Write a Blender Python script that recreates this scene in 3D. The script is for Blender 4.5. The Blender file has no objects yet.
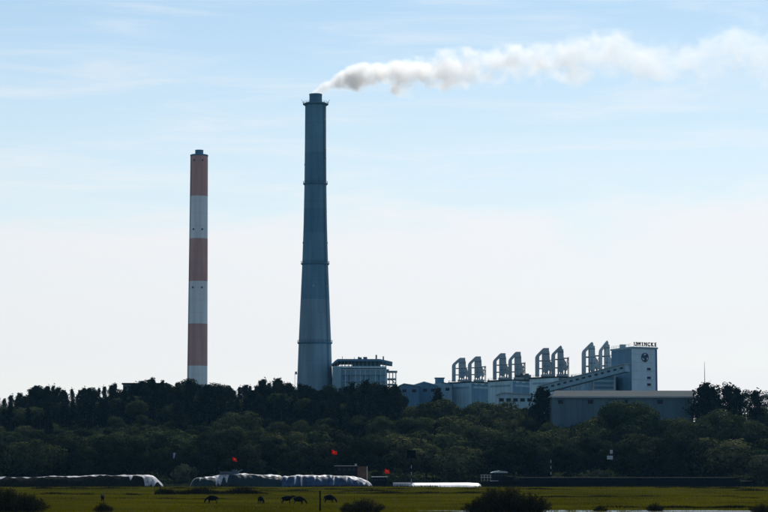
import bpy, bmesh, math, random
import numpy as np
from mathutils import Vector, Matrix

R = math.radians
random.seed(7)
rng = np.random.default_rng(7)
sc = bpy.context.scene
col = sc.collection

# ------------------------------------------------------------------ camera
CAM_Z = 8.2
PITCH = R(5.516)
F = 768 * 100 / 36.0                      # focal length in photo pixels
cam_d = bpy.data.cameras.new('camera')
cam_d.lens = 100; cam_d.sensor_width = 36
cam_d.clip_start = 1; cam_d.clip_end = 20000
cam = bpy.data.objects.new('camera', cam_d)
cam.location = (0, 0, CAM_Z)
cam.rotation_euler = (R(90) + PITCH, 0, 0)
col.objects.link(cam); sc.camera = cam

# ------------------------------------------------------------------ sky, sun, exposure
SUN_EL, SUN_AZ = R(47), R(14)             # azimuth: to the right of straight ahead
w = bpy.data.worlds.new('World'); sc.world = w; w.use_nodes = True
nt = w.node_tree; nt.nodes.clear()
def N(tree, typ, **kw):
    n = tree.nodes.new(typ)
    for k, v in kw.items(): setattr(n, k, v)
    return n
def mth(tree, op, a, b=None, c=None, clamp=False):
    n = tree.nodes.new('ShaderNodeMath'); n.operation = op; n.use_clamp = clamp
    for i, v in enumerate((a, b, c)):
        if v is None: continue
        if isinstance(v, (int, float)): n.inputs[i].default_value = v
        else: tree.links.new(v, n.inputs[i])
    return n.outputs[0]
sky = N(nt, 'ShaderNodeTexSky'); sky.sky_type = 'NISHITA'; sky.sun_disc = False
sky.sun_elevation = SUN_EL; sky.sun_rotation = SUN_AZ
sky.air_density = 1.0; sky.dust_density = 0.4; sky.ozone_density = 2.0
tc = N(nt, 'ShaderNodeTexCoord')
sep = N(nt, 'ShaderNodeSeparateXYZ'); nt.links.new(tc.outputs['Generated'], sep.inputs[0])
dz = sep.outputs[2]
def sky_noise(scale, zs, detail, rough, dist=0.0):
    mp = N(nt, 'ShaderNodeMapping'); mp.inputs['Scale'].default_value = (1, 1, zs)
    nt.links.new(tc.outputs['Generated'], mp.inputs[0])
    t = N(nt, 'ShaderNodeTexNoise'); t.inputs['Scale'].default_value = scale
    t.inputs['Detail'].default_value = detail; t.inputs['Roughness'].default_value = rough
    t.inputs['Distortion'].default_value = dist
    nt.links.new(mp.outputs[0], t.inputs[0]); return t.outputs[0]
n1 = sky_noise(7, 4, 6, .55, .3)
n2 = sky_noise(9, 9, 7, .6, .6)
n3 = sky_noise(6, 7, 5, .55, .5)
# a bank of bright stratus along the horizon, all the way round
edge = mth(nt, 'MULTIPLY_ADD', n1, 0.13, 0.062)
bank = N(nt, 'ShaderNodeMapRange'); bank.interpolation_type = 'SMOOTHSTEP'
nt.links.new(mth(nt, 'SUBTRACT', edge, dz), bank.inputs[0])
bank.inputs[1].default_value = -0.026; bank.inputs[2].default_value = 0.026
# thin wisps above
wisp = N(nt, 'ShaderNodeMapRange'); wisp.interpolation_type = 'SMOOTHSTEP'
nt.links.new(n2, wisp.inputs[0]); wisp.inputs[1].default_value = .42; wisp.inputs[2].default_value = .74
wisp.inputs[4].default_value = .34
veil = N(nt, 'ShaderNodeMapRange'); veil.interpolation_type = 'SMOOTHSTEP'; nt.links.new(dz, veil.inputs[0])
veil.inputs[1].default_value = .26; veil.inputs[2].default_value = .05; veil.inputs[4].default_value = .62
fac = mth(nt, 'MAXIMUM', mth(nt, 'MULTIPLY', bank.outputs[0], mth(nt, 'MULTIPLY_ADD', n3, .55, .68, clamp=True)), mth(nt, 'ADD', veil.outputs[0], wisp.outputs[0], clamp=True))
scl = N(nt, 'ShaderNodeVectorMath', operation='SCALE'); scl.inputs['Scale'].default_value = 0.11
nt.links.new(sky.outputs[0], scl.inputs[0])
mixc = N(nt, 'ShaderNodeMix', data_type='RGBA')
tint = N(nt, 'ShaderNodeVectorMath', operation='MULTIPLY'); tint.inputs[1].default_value = (.95, 1.02, .97)
nt.links.new(scl.outputs[0], tint.inputs[0])
nt.links.new(fac, mixc.inputs[0]); nt.links.new(tint.outputs[0], mixc.inputs[6])
# thin cloud scatters forward: brighter towards the sun, dimmer away from it
dotn = N(nt, 'ShaderNodeVectorMath', operation='DOT_PRODUCT'); nt.links.new(tc.outputs['Generated'], dotn.inputs[0])
dotn.inputs[1].default_value = (math.sin(SUN_AZ)*math.cos(SUN_EL), math.cos(SUN_AZ)*math.cos(SUN_EL), math.sin(SUN_EL))
phase = mth(nt, 'MULTIPLY_ADD', mth(nt, 'POWER', mth(nt, 'MULTIPLY_ADD', dotn.outputs['Value'], .5, .5, clamp=True), 1.5), .92, .30)
ccol = N(nt, 'ShaderNodeVectorMath', operation='SCALE'); ccol.inputs[0].default_value = (.875, .882, .895)
nt.links.new(phase, ccol.inputs['Scale']); nt.links.new(ccol.outputs[0], mixc.inputs[7])
bg = N(nt, 'ShaderNodeBackground'); bg.inputs[1].default_value = 1.0
nt.links.new(mixc.outputs[2], bg.inputs[0])
wo = N(nt, 'ShaderNodeOutputWorld'); nt.links.new(bg.outputs[0], wo.inputs[0])
w.cycles.sampling_method = 'AUTOMATIC'

sun_d = bpy.data.lights.new('sun', 'SUN'); sun_d.energy = 4.6; sun_d.angle = R(.6); sun_d.color = (1, .95, .87)
sun = bpy.data.objects.new('sun', sun_d); col.objects.link(sun)
sdir = Vector((math.sin(SUN_AZ)*math.cos(SUN_EL), math.cos(SUN_AZ)*math.cos(SUN_EL), math.sin(SUN_EL)))
sun.rotation_euler = (-sdir).to_track_quat('-Z', 'Y').to_euler(); sun.location = sdir*900

vs = sc.view_settings; vs.view_transform = 'Standard'; vs.look = 'None'; vs.gamma = 1; vs.exposure = 0.0
vs.use_curve_mapping = False
cy = sc.cycles
cy.use_denoising = True; cy.max_bounces = 10; cy.diffuse_bounces = 2; cy.glossy_bounces = 2
cy.transmission_bounces = 3; cy.volume_bounces = 8; cy.transparent_max_bounces = 6
cy.volume_step_rate = 1.0; cy.volume_max_steps = 256
cy.use_adaptive_sampling = True; cy.adaptive_threshold = 0.015

# ------------------------------------------------------------------ pixel helpers (layout survey only)
def at(px, py, d):
    u, v = px - 384.0, 256.0 - py
    t = d / (F*math.cos(PITCH) - v*math.sin(PITCH))
    return Vector((u*t, d, CAM_Z + t*(F*math.sin(PITCH) + v*math.cos(PITCH))))
def X(px, d, py=400): return at(px, py, d).x
def Zp(py, d): return at(384, py, d).z
def sstep(a, b, x):
    t = min(1, max(0, (x-a)/(b-a))); return t*t*(3-2*t)
HP = [(-1500, 24), (-220, 24), (-170, 25), (-110, 29), (-40, 29), (5, 24), (30, 20), (90, 19), (130, 21), (165, 25), (230, 26), (1500, 24)]
def hill(x): return float(np.interp(x, [p[0] for p in HP], [p[1] for p in HP]))
def ground(x, y):
    if y <= 703: z = 0.0
    elif y < 709: z = -3.4*sstep(703, 709, y)
    elif y < 772: z = -3.4
    elif y < 790: z = -3.4 + 4.0*sstep(772, 788, y)
    else: z = .6
    z += hill(x) * sstep(792, 1030, y)
    if y < 700 and y > 250: z += .06*math.sin(x*.09 + y*.03) + .05*math.sin(y*.11 - x*.02)
    return z

# ------------------------------------------------------------------ mesh builder
class MB:
    def __init__(s): s.v = []; s.f = []
    def add(s, vs_, fs_):
        b = len(s.v); s.v += [tuple(p) for p in vs_]; s.f += [tuple(i+b for i in f) for f in fs_]; return s
    def box(s, x0, x1, y0, y1, z0, z1):
        v = [(x0,y0,z0),(x1,y0,z0),(x1,y1,z0),(x0,y1,z0),(x0,y0,z1),(x1,y0,z1),(x1,y1,z1),(x0,y1,z1)]
        return s.add(v, [(3,2,1,0),(4,5,6,7),(0,1,5,4),(1,2,6,5),(2,3,7,6),(3,0,4,7)])
    def obox(s, a, b, wx, h, up=Vector((0,0,1))):     # beam from a to b
        a, b = Vector(a), Vector(b); d = (b-a).normalized()
        side = d.cross(up)
        if side.length < 1e-4: side = Vector((1,0,0))
        side.normalize(); u2 = side.cross(d).normalized()
        v = []
        for p in (a, b):
            for sx, sz in ((-1,-1),(1,-1),(1,1),(-1,1)):
                v.append(p + side*wx*.5*sx + u2*h*.5*sz)
        return s.add(v, [(0,1,2,3),(7,6,5,4),(0,4,5,1),(1,5,6,2),(2,6,7,3),(3,7,4,0)])
    def prism_z(s, poly, z0, z1):
        n = len(poly)
        v = [(p[0],p[1],z0) for p in poly] + [(p[0],p[1],z1) for p in poly]
        return s.add(v, [tuple(range(n-1,-1,-1)), tuple(range(n,2*n))] + [(i,(i+1)%n,n+(i+1)%n,n+i) for i in range(n)])
    def prism_y(s, poly, y0, y1):                     # poly in x,z
        n = len(poly)
        v = [(p[0],y0,p[1]) for p in poly] + [(p[0],y1,p[1]) for p in poly]
        return s.add(v, [tuple(range(n)), tuple(range(2*n-1,n-1,-1))] + [((i+1)%n,i,n+i,n+(i+1)%n) for i in range(n)])
    def lathe(s, prof, n=32, cx=0, cy_=0, cap=True):  # prof: list of (r, z)
        v = []; f = []
        for r, z in prof:
            for k in range(n):
                a = 2*math.pi*k/n; v.append((cx+r*math.cos(a), cy_+r*math.sin(a), z))
        for j in range(len(prof)-1):
            for k in range(n):
                k2 = (k+1)%n; f.append((j*n+k, j*n+k2, (j+1)*n+k2, (j+1)*n+k))
        if cap:
            f.append(tuple(range(n-1,-1,-1))); f.append(tuple((len(prof)-1)*n+k for k in range(n)))
        return s.add(v, f)
    def tube(s, pts, rad, n=6):
        pts = [Vector(p) for p in pts]; v = []; f = []
        for i, p in enumerate(pts):
            d = (pts[min(i+1,len(pts)-1)] - pts[max(i-1,0)]).normalized()
            a = d.orthogonal().normalized(); b = d.cross(a)
            for k in range(n):
                t = 2*math.pi*k/n; v.append(p + (a*math.cos(t)+b*math.sin(t))*rad[i])
        for j in range(len(pts)-1):
            for k in range(n):
                k2 = (k+1)%n; f.append((j*n+k, j*n+k2, (j+1)*n+k2, (j+1)*n+k))
        f.append(tuple(range(n-1,-1,-1))); f.append(tuple((len(pts)-1)*n+k for k in range(n)))
        return s.add(v, f)
    def mesh(s, name, mat, smooth=False, bevel=0):
        me = bpy.data.meshes.new(name); me.from_pydata(s.v, [], s.f)
        bm = bmesh.new(); bm.from_mesh(me); bmesh.ops.recalc_face_normals(bm, faces=bm.faces)
        if bevel: bmesh.ops.bevel(bm, geom=bm.edges[:], offset=bevel, segments=1, affect='EDGES')
        bm.to_mesh(me); bm.free()
        me.materials.append(mat)
        if smooth:
            me.polygons.foreach_set('use_smooth', [True]*len(me.polygons))
            me.set_sharp_from_angle(angle=R(40))
        return me
    def build(s, name, mat, parent=None, smooth=False, bevel=0):
        o = bpy.data.objects.new(name, s.mesh(name, mat, smooth, bevel)); col.objects.link(o)
        if parent: o.parent = parent
        return o
def np_mesh(name, v, f, mat, smooth=False):
    """v: (n,3) float array, f: (m,k) int array, k = 3 or 4"""
    me = bpy.data.meshes.new(name)
    m, k = f.shape
    me.vertices.add(len(v)); me.vertices.foreach_set('co', v.astype(np.float32).ravel())
    me.loops.add(m*k); me.loops.foreach_set('vertex_index', f.astype(np.int32).ravel())
    me.polygons.add(m); me.polygons.foreach_set('loop_start', np.arange(0, m*k, k, dtype=np.int32))
    me.update(calc_edges=True); me.validate()
    me.materials.append(mat)
    if smooth: me.polygons.foreach_set('use_smooth', [True]*len(me.polygons))
    return me
def tag(o, label=None, cat=None, group=None, kind=None):
    if label: o['label'] = label
    if cat: o['category'] = cat
    if group: o['group'] = group
    if kind: o['kind'] = kind
    return o
def thing(name, label, cat, loc=(0,0,0), rz=0, group=None):
    o = bpy.data.objects.new(name, None); o.empty_display_size = 1
    o.location = loc; o.rotation_euler = (0, 0, rz); col.objects.link(o)
    return tag(o, label, cat, group)
def link_mesh(name, me, parent=None):
    o = bpy.data.objects.new(name, me); col.objects.link(o)
    if parent: o.parent = parent
    return o

# ------------------------------------------------------------------ materials
def mat(name, c, rough=.8, var=.15, scale=.3, metal=0, spec=.3, stretch=(1,1,1), c2=None, bump=0, rnd=0.0, detail=6, hue=.05, joint=0):
    m = bpy.data.materials.new(name); m.use_nodes = True; t = m.node_tree
    b = t.nodes['Principled BSDF']
    b.inputs['Roughness'].default_value = rough; b.inputs['Metallic'].default_value = metal
    b.inputs['Specular IOR Level'].default_value = spec
    tcn = N(t, 'ShaderNodeTexCoord'); mp = N(t, 'ShaderNodeMapping'); mp.inputs['Scale'].default_value = stretch
    t.links.new(tcn.outputs['Object'], mp.inputs[0])
    nz = N(t, 'ShaderNodeTexNoise'); nz.inputs['Scale'].default_value = scale; nz.inputs['Detail'].default_value = detail
    nz.inputs['Roughness'].default_value = .62
    t.links.new(mp.outputs[0], nz.inputs[0])
    cr = N(t, 'ShaderNodeValToRGB'); e = cr.color_ramp.elements
    ca = [max(0, x*(1-var)) for x in c]; cb = [min(1, x*(1+var)) for x in c] if c2 is None else c2
    e[0].position = .32; e[0].color = (*ca, 1); e[1].position = .68; e[1].color = (*cb, 1)
    t.links.new(nz.outputs[0], cr.inputs[0]); out = cr.outputs[0]
    if rnd:
        oi = N(t, 'ShaderNodeObjectInfo'); hs = N(t, 'ShaderNodeHueSaturation')
        t.links.new(mth(t, 'MULTIPLY_ADD', oi.outputs['Random'], rnd, 1-rnd*.5), hs.inputs['Value'])
        t.links.new(mth(t, 'MULTIPLY_ADD', oi.outputs['Random'], -hue, .5+hue*.5), hs.inputs['Hue'])
        t.links.new(out, hs.inputs['Color']); out = hs.outputs[0]
    if joint:                                             # pour joints of slip-formed concrete
        sx_ = N(t, 'ShaderNodeSeparateXYZ'); t.links.new(tcn.outputs['Object'], sx_.inputs[0])
        ln = mth(t, 'LESS_THAN', mth(t, 'FRACT', mth(t, 'DIVIDE', sx_.outputs[2], joint)), .07)
        st_ = N(t, 'ShaderNodeTexNoise'); mp2 = N(t, 'ShaderNodeMapping'); mp2.inputs['Scale'].default_value = (.5, .5, .03)
        t.links.new(tcn.outputs['Object'], mp2.inputs[0]); t.links.new(mp2.outputs[0], st_.inputs[0]); st_.inputs['Scale'].default_value = .8; st_.inputs['Detail'].default_value = 4
        hv_ = N(t, 'ShaderNodeHueSaturation'); t.links.new(out, hv_.inputs['Color'])
        t.links.new(mth(t, 'SUBTRACT', mth(t, 'MULTIPLY_ADD', st_.outputs[0], .6, .7), mth(t, 'MULTIPLY', ln, .06)), hv_.inputs['Value']); out = hv_.outputs[0]
    t.links.new(out, b.inputs['Base Color'])
    if bump:
        bp = N(t, 'ShaderNodeBump'); bp.inputs['Strength'].default_value = bump; bp.inputs['Distance'].default_value = .3
        t.links.new(nz.outputs[0], bp.inputs['Height']); t.links.new(bp.outputs[0], b.inputs['Normal'])
    return m
def leaf_mat(name, c, c2, trans=.25, scale=.25, rnd=.5):
    m = mat(name, c, .75, c2=c2, scale=scale, spec=0.0, rnd=rnd)
    t = m.node_tree; b = t.nodes['Principled BSDF']; out = t.nodes['Material Output']
    src = b.inputs['Base Color'].links[0].from_socket
    tr = N(t, 'ShaderNodeBsdfTranslucent'); mx = N(t, 'ShaderNodeMixShader'); mx.inputs[0].default_value = trans
    t.links.new(src, tr.inputs[0]); t.links.new(b.outputs[0], mx.inputs[1]); t.links.new(tr.outputs[0], mx.inputs[2])
    t.links.new(mx.outputs[0], out.inputs[0])
    return m
M = {}
M['soil'] = mat('soil', (.010,.012,.006), .95, c2=(.018,.021,.008), scale=.035, stretch=(1,.25,1), spec=0)
M['field'] = mat('field_turf', (.034,.034,.003), .95, c2=(.070,.064,.004), scale=.02, stretch=(.6,1.6,1), detail=9, spec=0)
M['grass'] = leaf_mat('grass_blades', (.042,.046,.002), (.145,.132,.005), .3, .03, 0)
M['reed'] = leaf_mat('reed_blades', (.007,.007,.003), (.018,.016,.006), .15, .08, 0)
M['leaf_a'] = leaf_mat('leaf_broad', (.022,.036,.015), (.074,.092,.036), .10)
M['leaf_b'] = leaf_mat('leaf_olive', (.024,.035,.015), (.092,.102,.042), .10)
M['leaf_c'] = leaf_mat('leaf_casuarina', (.009,.016,.011), (.024,.033,.019), .06)
M['leaf_f'] = leaf_mat('leaf_dark_shade', (.008,.015,.009), (.034,.042,.018), .06)  # shade of the backlit tree sides put into a darker leaf colour
M['leaf_d'] = leaf_mat('leaf_pale', (.040,.052,.030), (.085,.095,.055), .2)
M['leaf_e'] = leaf_mat('leaf_bush', (.012,.013,.006), (.030,.028,.011), .15, .6)
M['bark'] = mat('bark', (.06,.05,.04), .95, .3, 1.5)
M['red'] = mat('faded_red_paint', (.56,.33,.29), .8, .15, .15, stretch=(1,1,.12), joint=7.0)
M['white'] = mat('faded_white_paint', (0.728,0.800,0.800), .8, .11, .15, stretch=(1,1,.12), joint=7.0)
M['conc_a'] = mat('chimney_concrete', (0.108,0.240,0.330), .9, .16, .14, stretch=(1,1,.15), joint=9.0)
M['conc_b'] = mat('chimney_concrete_dark', (0.087,0.207,0.300), .9, .16, .14, stretch=(1,1,.15), joint=9.0)
M['conc_c'] = mat('chimney_concrete_hazed', (.18,.29,.36), .9, .16, .14, stretch=(1,1,.15), joint=9.0)  # paler: haze low around the shaft put into the concrete colour
M['steel'] = mat('grey_steel', (.30,.37,.40), .6, .15, .4)
M['dsteel'] = mat('dark_steel', (0.075,0.112,0.135), .6, .2, .4)
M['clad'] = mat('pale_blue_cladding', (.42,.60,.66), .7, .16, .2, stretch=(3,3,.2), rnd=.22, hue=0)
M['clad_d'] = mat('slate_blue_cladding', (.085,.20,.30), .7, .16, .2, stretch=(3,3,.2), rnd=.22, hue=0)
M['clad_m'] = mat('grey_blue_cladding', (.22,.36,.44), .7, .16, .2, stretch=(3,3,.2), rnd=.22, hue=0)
M['roofm'] = mat('pale_roof_sheet', (.30,.35,.38), .5, .1, .2)
M['tower_w'] = mat('off_white_render', (0.540,0.705,0.795), .85, .13, .15, stretch=(1,1,.3))
M['glass'] = mat('dark_glass', (.012,.018,.026), .5, .2, .5, spec=.2)
M['ware'] = mat('warehouse_cladding', (0.083,0.147,0.180), .8, .1, .1, stretch=(3,3,.2), rnd=.22, hue=0)
M['wareroof'] = mat('warehouse_roof', (.018,.036,.046), .85, .1, .15, spec=.1)
M['emblem'] = mat('emblem_blue', (.045,.07,.11), .7, .1, .4)
M['hull'] = mat('hull_paint', (.002,.003,.006), .8, .3, .3, spec=.08, stretch=(1,1,.3))
M['deck'] = mat('deck_steel', (.010,.011,.013), .8, .3, .4, spec=.08)
M['tarp_w'] = mat('white_tarpaulin', (.20,.21,.23), .5, .3, .7, spec=.3, bump=.6, c2=(.62,.60,.62))
M['heap'] = mat('dark_cargo', (.006,.007,.006), .95, .4, 1.2, c2=(.016,.018,.014), spec=.02)
M['tarp_g'] = mat('grey_green_tarpaulin', (.014,.028,.032), .55, .25, .35, spec=.15, bump=.5)
M['tarp_b'] = mat('blue_tarpaulin', (.022,.040,.095), .55, .25, .35, spec=.15, bump=.5, c2=(.055,.105,.17))
M['tarp_p'] = mat('bright_white_sheet', (.78,.78,.77), .4, .06, .3, spec=.5)
M['wood'] = mat('brown_timber', (.12,.07,.045), .8, .3, .8)
M['cabin'] = mat('cabin_white_paint', (.55,.56,.56), .5, .1, .5)
M['flag'] = leaf_mat('red_flag_cloth', (.72,.02,.02), (.85,.04,.03), .5, .8, 0)
M['star'] = leaf_mat('yellow_star_cloth', (.8,.42,.03), (.85,.5,.04), .4, .8, 0)
M['black'] = mat('black_board_paint', (.002,.002,.003), .9, .3, .5, spec=.03)
M['sign_w'] = mat('white_sign_paint', (.42,.46,.50), .6, .1, .6)
M['banner'] = mat('pale_blue_cloth', (.32,.38,.62), .8, .1, .8)
M['cow'] = mat('black_hide', (.004,.0035,.0035), .9, .35, 2, spec=.03)
M['cow_b'] = mat('dark_brown_hide', (.012,.006,.005), .9, .35, 2, spec=.03)
M['horn'] = mat('horn', (.08,.07,.06), .8, .2, 5, spec=.1)
M['post'] = mat('weathered_post', (.012,.010,.009), .9, .3, 2, spec=.03)
def water_mat(name, c, rough, sc_, st):
    m = mat(name, c, rough, .1, .2, spec=.5); t = m.node_tree; b = t.nodes['Principled BSDF']
    tcn = N(t, 'ShaderNodeTexCoord'); nz = N(t, 'ShaderNodeTexNoise'); nz.inputs['Scale'].default_value = sc_
    nz.inputs['Detail'].default_value = 5
    t.links.new(tcn.outputs['Object'], nz.inputs[0])
    bp = N(t, 'ShaderNodeBump'); bp.inputs['Strength'].default_value = st; bp.inputs['Distance'].default_value = .4
    t.links.new(nz.outputs[0], bp.inputs['Height']); t.links.new(bp.outputs[0], b.inputs['Normal'])
    return m
M['river'] = water_mat('river_water', (.03,.035,.03), .08, .5, .25)
M['pond'] = water_mat('pond_water', (.05,.05,.045), .15, 1.2, .6)

# ------------------------------------------------------------------ ground and water
xs = np.concatenate([np.linspace(-1400,-320,28), np.linspace(-310,310,100), np.linspace(320,1400,28)])
ys = np.concatenate([np.linspace(-60,250,12), np.linspace(260,690,110), np.linspace(694,800,54), np.linspace(808,1040,40), np.linspace(1060,2300,28)])
gv = np.array([[x, y, ground(x, y)] for y in ys for x in xs])
nx = len(xs); ii = np.arange((len(ys)-1)*(nx-1)); r_, c_ = ii//(nx-1), ii%(nx-1)
gf = np.stack([r_*nx+c_, r_*nx+c_+1, (r_+1)*nx+c_+1, (r_+1)*nx+c_], 1)
g = link_mesh('ground', np_mesh('ground', gv, gf, M['soil'], True)); tag(g, 'broad dark earth and low wooded hill under everything', kind='structure')
g.data.materials.append(M['field'])
cyl = gv[gf].mean(1)
g.data.polygons.foreach_set('material_index', (cyl[:,1] < 700).astype(np.int32))
rv = MB(); rv.add([(-1380,706,-2.1),(1380,706,-2.1),(1380,780,-2.1),(-1380,780,-2.1)], [(0,1,2,3)])
tag(rv.build('river', M['river']), 'narrow river behind the grass bank', kind='structure')
# shallow pool at the near edge of the field
pv = MB(); pts = []
for k in range(60):
    a = 2*math.pi*k/60; rr = 1+.16*math.sin(3*a+1)+.12*math.sin(7*a)+.06*math.sin(13*a+2)
    pts.append((38+30*rr*math.cos(a), 353+7*rr*math.sin(a), .16))
pv.add(pts, [tuple(range(60))])
tag(pv.build('pond', M['pond']), 'shallow pool of pale water at the near edge of the grass', kind='structure')

# grass: blades over the field, thinner far away
def blades(n, xr, yr, h, wdt, zf, mask=None, lean=.5):
    u = rng.random(n); y = yr[0] + (yr[1]-yr[0])*u**1.3
    half = np.abs(y)*.19+8
    x = (rng.random(n)*2-1)*half if xr is None else xr[0]+(xr[1]-xr[0])*rng.random(n)
    if mask is not None:
        k = mask(x, y); x, y = x[k], y[k]
    n = len(x)
    z = np.array([zf(a, b) for a, b in zip(x, y)])
    hh = (h[0] + (h[1]-h[0])*rng.random(n)**2)*(.6+.8*(.5+.5*np.sin(x*.11+np.sin(y*.07)*2)*np.sin(y*.09+x*.03)))
    a = rng.random(n)*2*np.pi; ww = wdt*(.6+.8*rng.random(n))
    dx, dy = np.cos(a)*ww, np.sin(a)*ww
    l = (rng.random((n,2))-.5)*lean*2*hh[:,None]
    v = np.stack([np.stack([x-dx, y-dy, z-.05],1), np.stack([x+dx, y+dy, z-.05],1), np.stack([x+l[:,0], y+l[:,1], z+hh],1)],1).reshape(-1,3)
    return v, np.arange(3*n).reshape(-1,3)
def in_pond(x, y): return (((x-38)/31)**2 + ((y-353)/7.5)**2 > .9) | (np.sin(x*.9+y*.5)*np.sin(x*.37-y*.8+1)+.35*np.sin(x*2.3) > -.12)
gvv, gff = blades(330000, None, (318, 702), (.12,.42), .07, lambda a, b: ground(a, b), in_pond)
tag(link_mesh('field_grass', np_mesh('field_grass', gvv, gff, M['grass'])), 'short yellow green grass covering the whole field', 'grass', kind='stuff')
# dark rough strips along the field banks
vv, ff, off = [], [], 0
strips = [(-66,-28,545,2.6,1.7),(-90,-60,535,1.6,.6),(-150,-92,560,1.6,.6),(-40,10,600,1.6,.5),(-30,60,640,2.0,.45),(95,125,600,2.2,.8),(60,160,660,2.0,.5),(-190,-20,655,2.0,.5),(20,90,505,1.4,.35),(-80,-30,470,1.4,.35),(-20,45,560,1.5,.5),(70,130,480,1.5,.35),(-75,-48,420,1.2,.3),(20,75,385,2.5,.45)]
for x0, x1, y0, wd, hh in strips:
    n = int((x1-x0)*190)
    x = x0+(x1-x0)*rng.random(n); y = y0 + 3*np.sin(x*.07+y0) + (rng.random(n)-.5)*2*wd
    keep = np.sin(x*.31+y0)+np.sin(x*.13+1)+1.2 > rng.random(n)*1.5; x, y = x[keep], y[keep]; n = len(x)
    e_ = np.clip(np.minimum(x-x0, x1-x)/((x1-x0)*.12), .08, 1); h = hh*(.25+.95*rng.random(n)**1.5)*e_*(.85+.3*np.sin(x*.6+y0)); a = rng.random(n)*6.28; ww = .06+.07*rng.random(n)
    l = (rng.random((n,2))-.5)*.6*h[:,None]; z = np.zeros(n)
    v = np.stack([np.stack([x-np.cos(a)*ww,y-np.sin(a)*ww,z-.1],1),np.stack([x+np.cos(a)*ww,y+np.sin(a)*ww,z-.1],1),np.stack([x+l[:,0],y+l[:,1],z+h],1)],1).reshape(-1,3)
    vv.append(v); ff.append(np.arange(3*n).reshape(-1,3)+off); off += 3*n
tag(link_mesh('rough_grass', np_mesh('rough_grass', np.concatenate(vv), np.concatenate(ff), M['reed'])), 'dark rough grass in long strips across the field', 'rough grass', kind='stuff')
# reeds on the lip of the bank, in front of the barges
def reed_mask(x, y): return (np.sin(x*.21)+np.sin(x*.07+2)+rng.random(len(x))*1.2 > .2)
vv, ff = blades(26000, (-170,170), (699,704), (.2,1.1), .08, lambda a, b: -.05, reed_mask)
tag(link_mesh('bank_reeds', np_mesh('bank_reeds', vv, ff, M['reed'])), 'ragged dark reeds along the lip of the river bank', 'reeds', kind='stuff')

# ------------------------------------------------------------------ foliage prototypes
def cards(c, nrm, size, asp=1.0):
    n = len(c)
    nrm = nrm + (rng.random((n,3))-.5)*.7
    nrm /= np.linalg.norm(nrm, axis=1)[:,None]+1e-6
    t = np.cross(nrm, rng.random((n,3))-.5); t /= np.linalg.norm(t, axis=1)[:,None]+1e-6
    b = np.cross(nrm, t)
    s = size*(.55+.9*rng.random(n))[:,None]
    j = lambda: (.7+.6*rng.random(n))[:,None]
    v = np.stack([c-t*s*asp*j(), c-b*s*.55*j(), c+t*s*asp*j(), c+b*s*.55*j()],1).reshape(-1,3)
    return v, np.arange(4*n).reshape(-1,4)
def sphere_pts(n, up=.15):
    p = rng.normal(size=(n,3)); p[:,2] += up
    return p/np.linalg.norm(p, axis=1)[:,None]
def broad_proto(H, W, ncl, per, leaf, lm, size=.42, sparse=1.0, low=.28, lean=0.):
    cz, rz = H*(1+low)/2, H*(1-low)/2
    C = []
    for k in range(ncl):
        d = sphere_pts(1, .25)[0]; q = .45+.5*rng.random()
        C.append((d[0]*W/2*q*.92 + lean*d[2], d[1]*W/2*q*.92, cz + d[2]*rz*q*.95))
    C = np.array(C)
    V, Fc, off = [], [], 0
    for c in C:
        r = W*(.14+.16*rng.random())*sparse
        n = int(per*(r/W/.2)**2*(.8+.4*rng.random())); d = sphere_pts(n, .35)
        p = c + d*np.array([r, r, r*.74])*(.66+.42*rng.random(n)**.8+.22*(rng.random(n) > .93))[:,None]
        v, f = cards(p, d, size); V.append(v); Fc.append(f+off); off += len(v)
    crown = np_mesh('crown', np.concatenate(V), np.concatenate(Fc), lm)
    t = MB(); th = H*(low+.22)
    t.tube([(0,0,-.8),(.1,0,th*.4),(-.1,.1,th*.75),(0,0,th)], [W*.035,W*.028,W*.024,W*.018], 7)
    for c in C[::3]:
        m = (Vector((0,0,th*.7)) + Vector(c))/2 + Vector((0,0,-.4))
        t.tube([(0,0,th*(.55+.3*random.random())), m, c], [W*.016, W*.010, W*.004], 5)
    return t.mesh('trunk', M['bark'], True), crown
def casuarina_proto(H, W, lm, per=52, gaps=.25):
    V, Fc, off = [], [], 0; t = MB()
    t.tube([(0,0,-.8),(.05,0,H*.3),(-.1,.05,H*.65),(0,0,H*.97)], [.24,.19,.12,.03], 6)
    nb = int(H*3.4)
    for k in range(nb):
        u = .04+.94*k/nb
        if rng.random() < gaps*.5: continue
        z0 = H*u; L = W*.5*(1-u)**.7*(.6+.75*rng.random())
        a = rng.random()*6.283; tip = Vector((math.cos(a)*L, math.sin(a)*L, z0+L*(.25+.5*rng.random())))
        t.tube([(0,0,z0), tip], [.05,.015], 4)
        n = int(per*(.6+.7*rng.random())); s = rng.random(n)**.7
        p = np.array([0,0,z0])+(np.array(tip)-np.array([0,0,z0]))*s[:,None]+rng.normal(size=(n,3))*np.array([.42,.42,.5])*(.6+.5*W/5)*(1.15-.5*u)
        d = rng.normal(size=(n,3))*.5; d[:,2] += .2
        v, f = cards(p, d, .30, 1.25); V.append(v); Fc.append(f+off); off += len(v)
    n = 90; p = np.array([0,0,H*.90])+rng.normal(size=(n,3))*np.array([.32,.32,.6])
    v, f = cards(p, rng.normal(size=(n,3)), .28, 1.25); V.append(v); Fc.append(f+off)
    return t.mesh('trunk', M['bark'], True), np_mesh('crown', np.concatenate(V), np.concatenate(Fc), lm)
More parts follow.
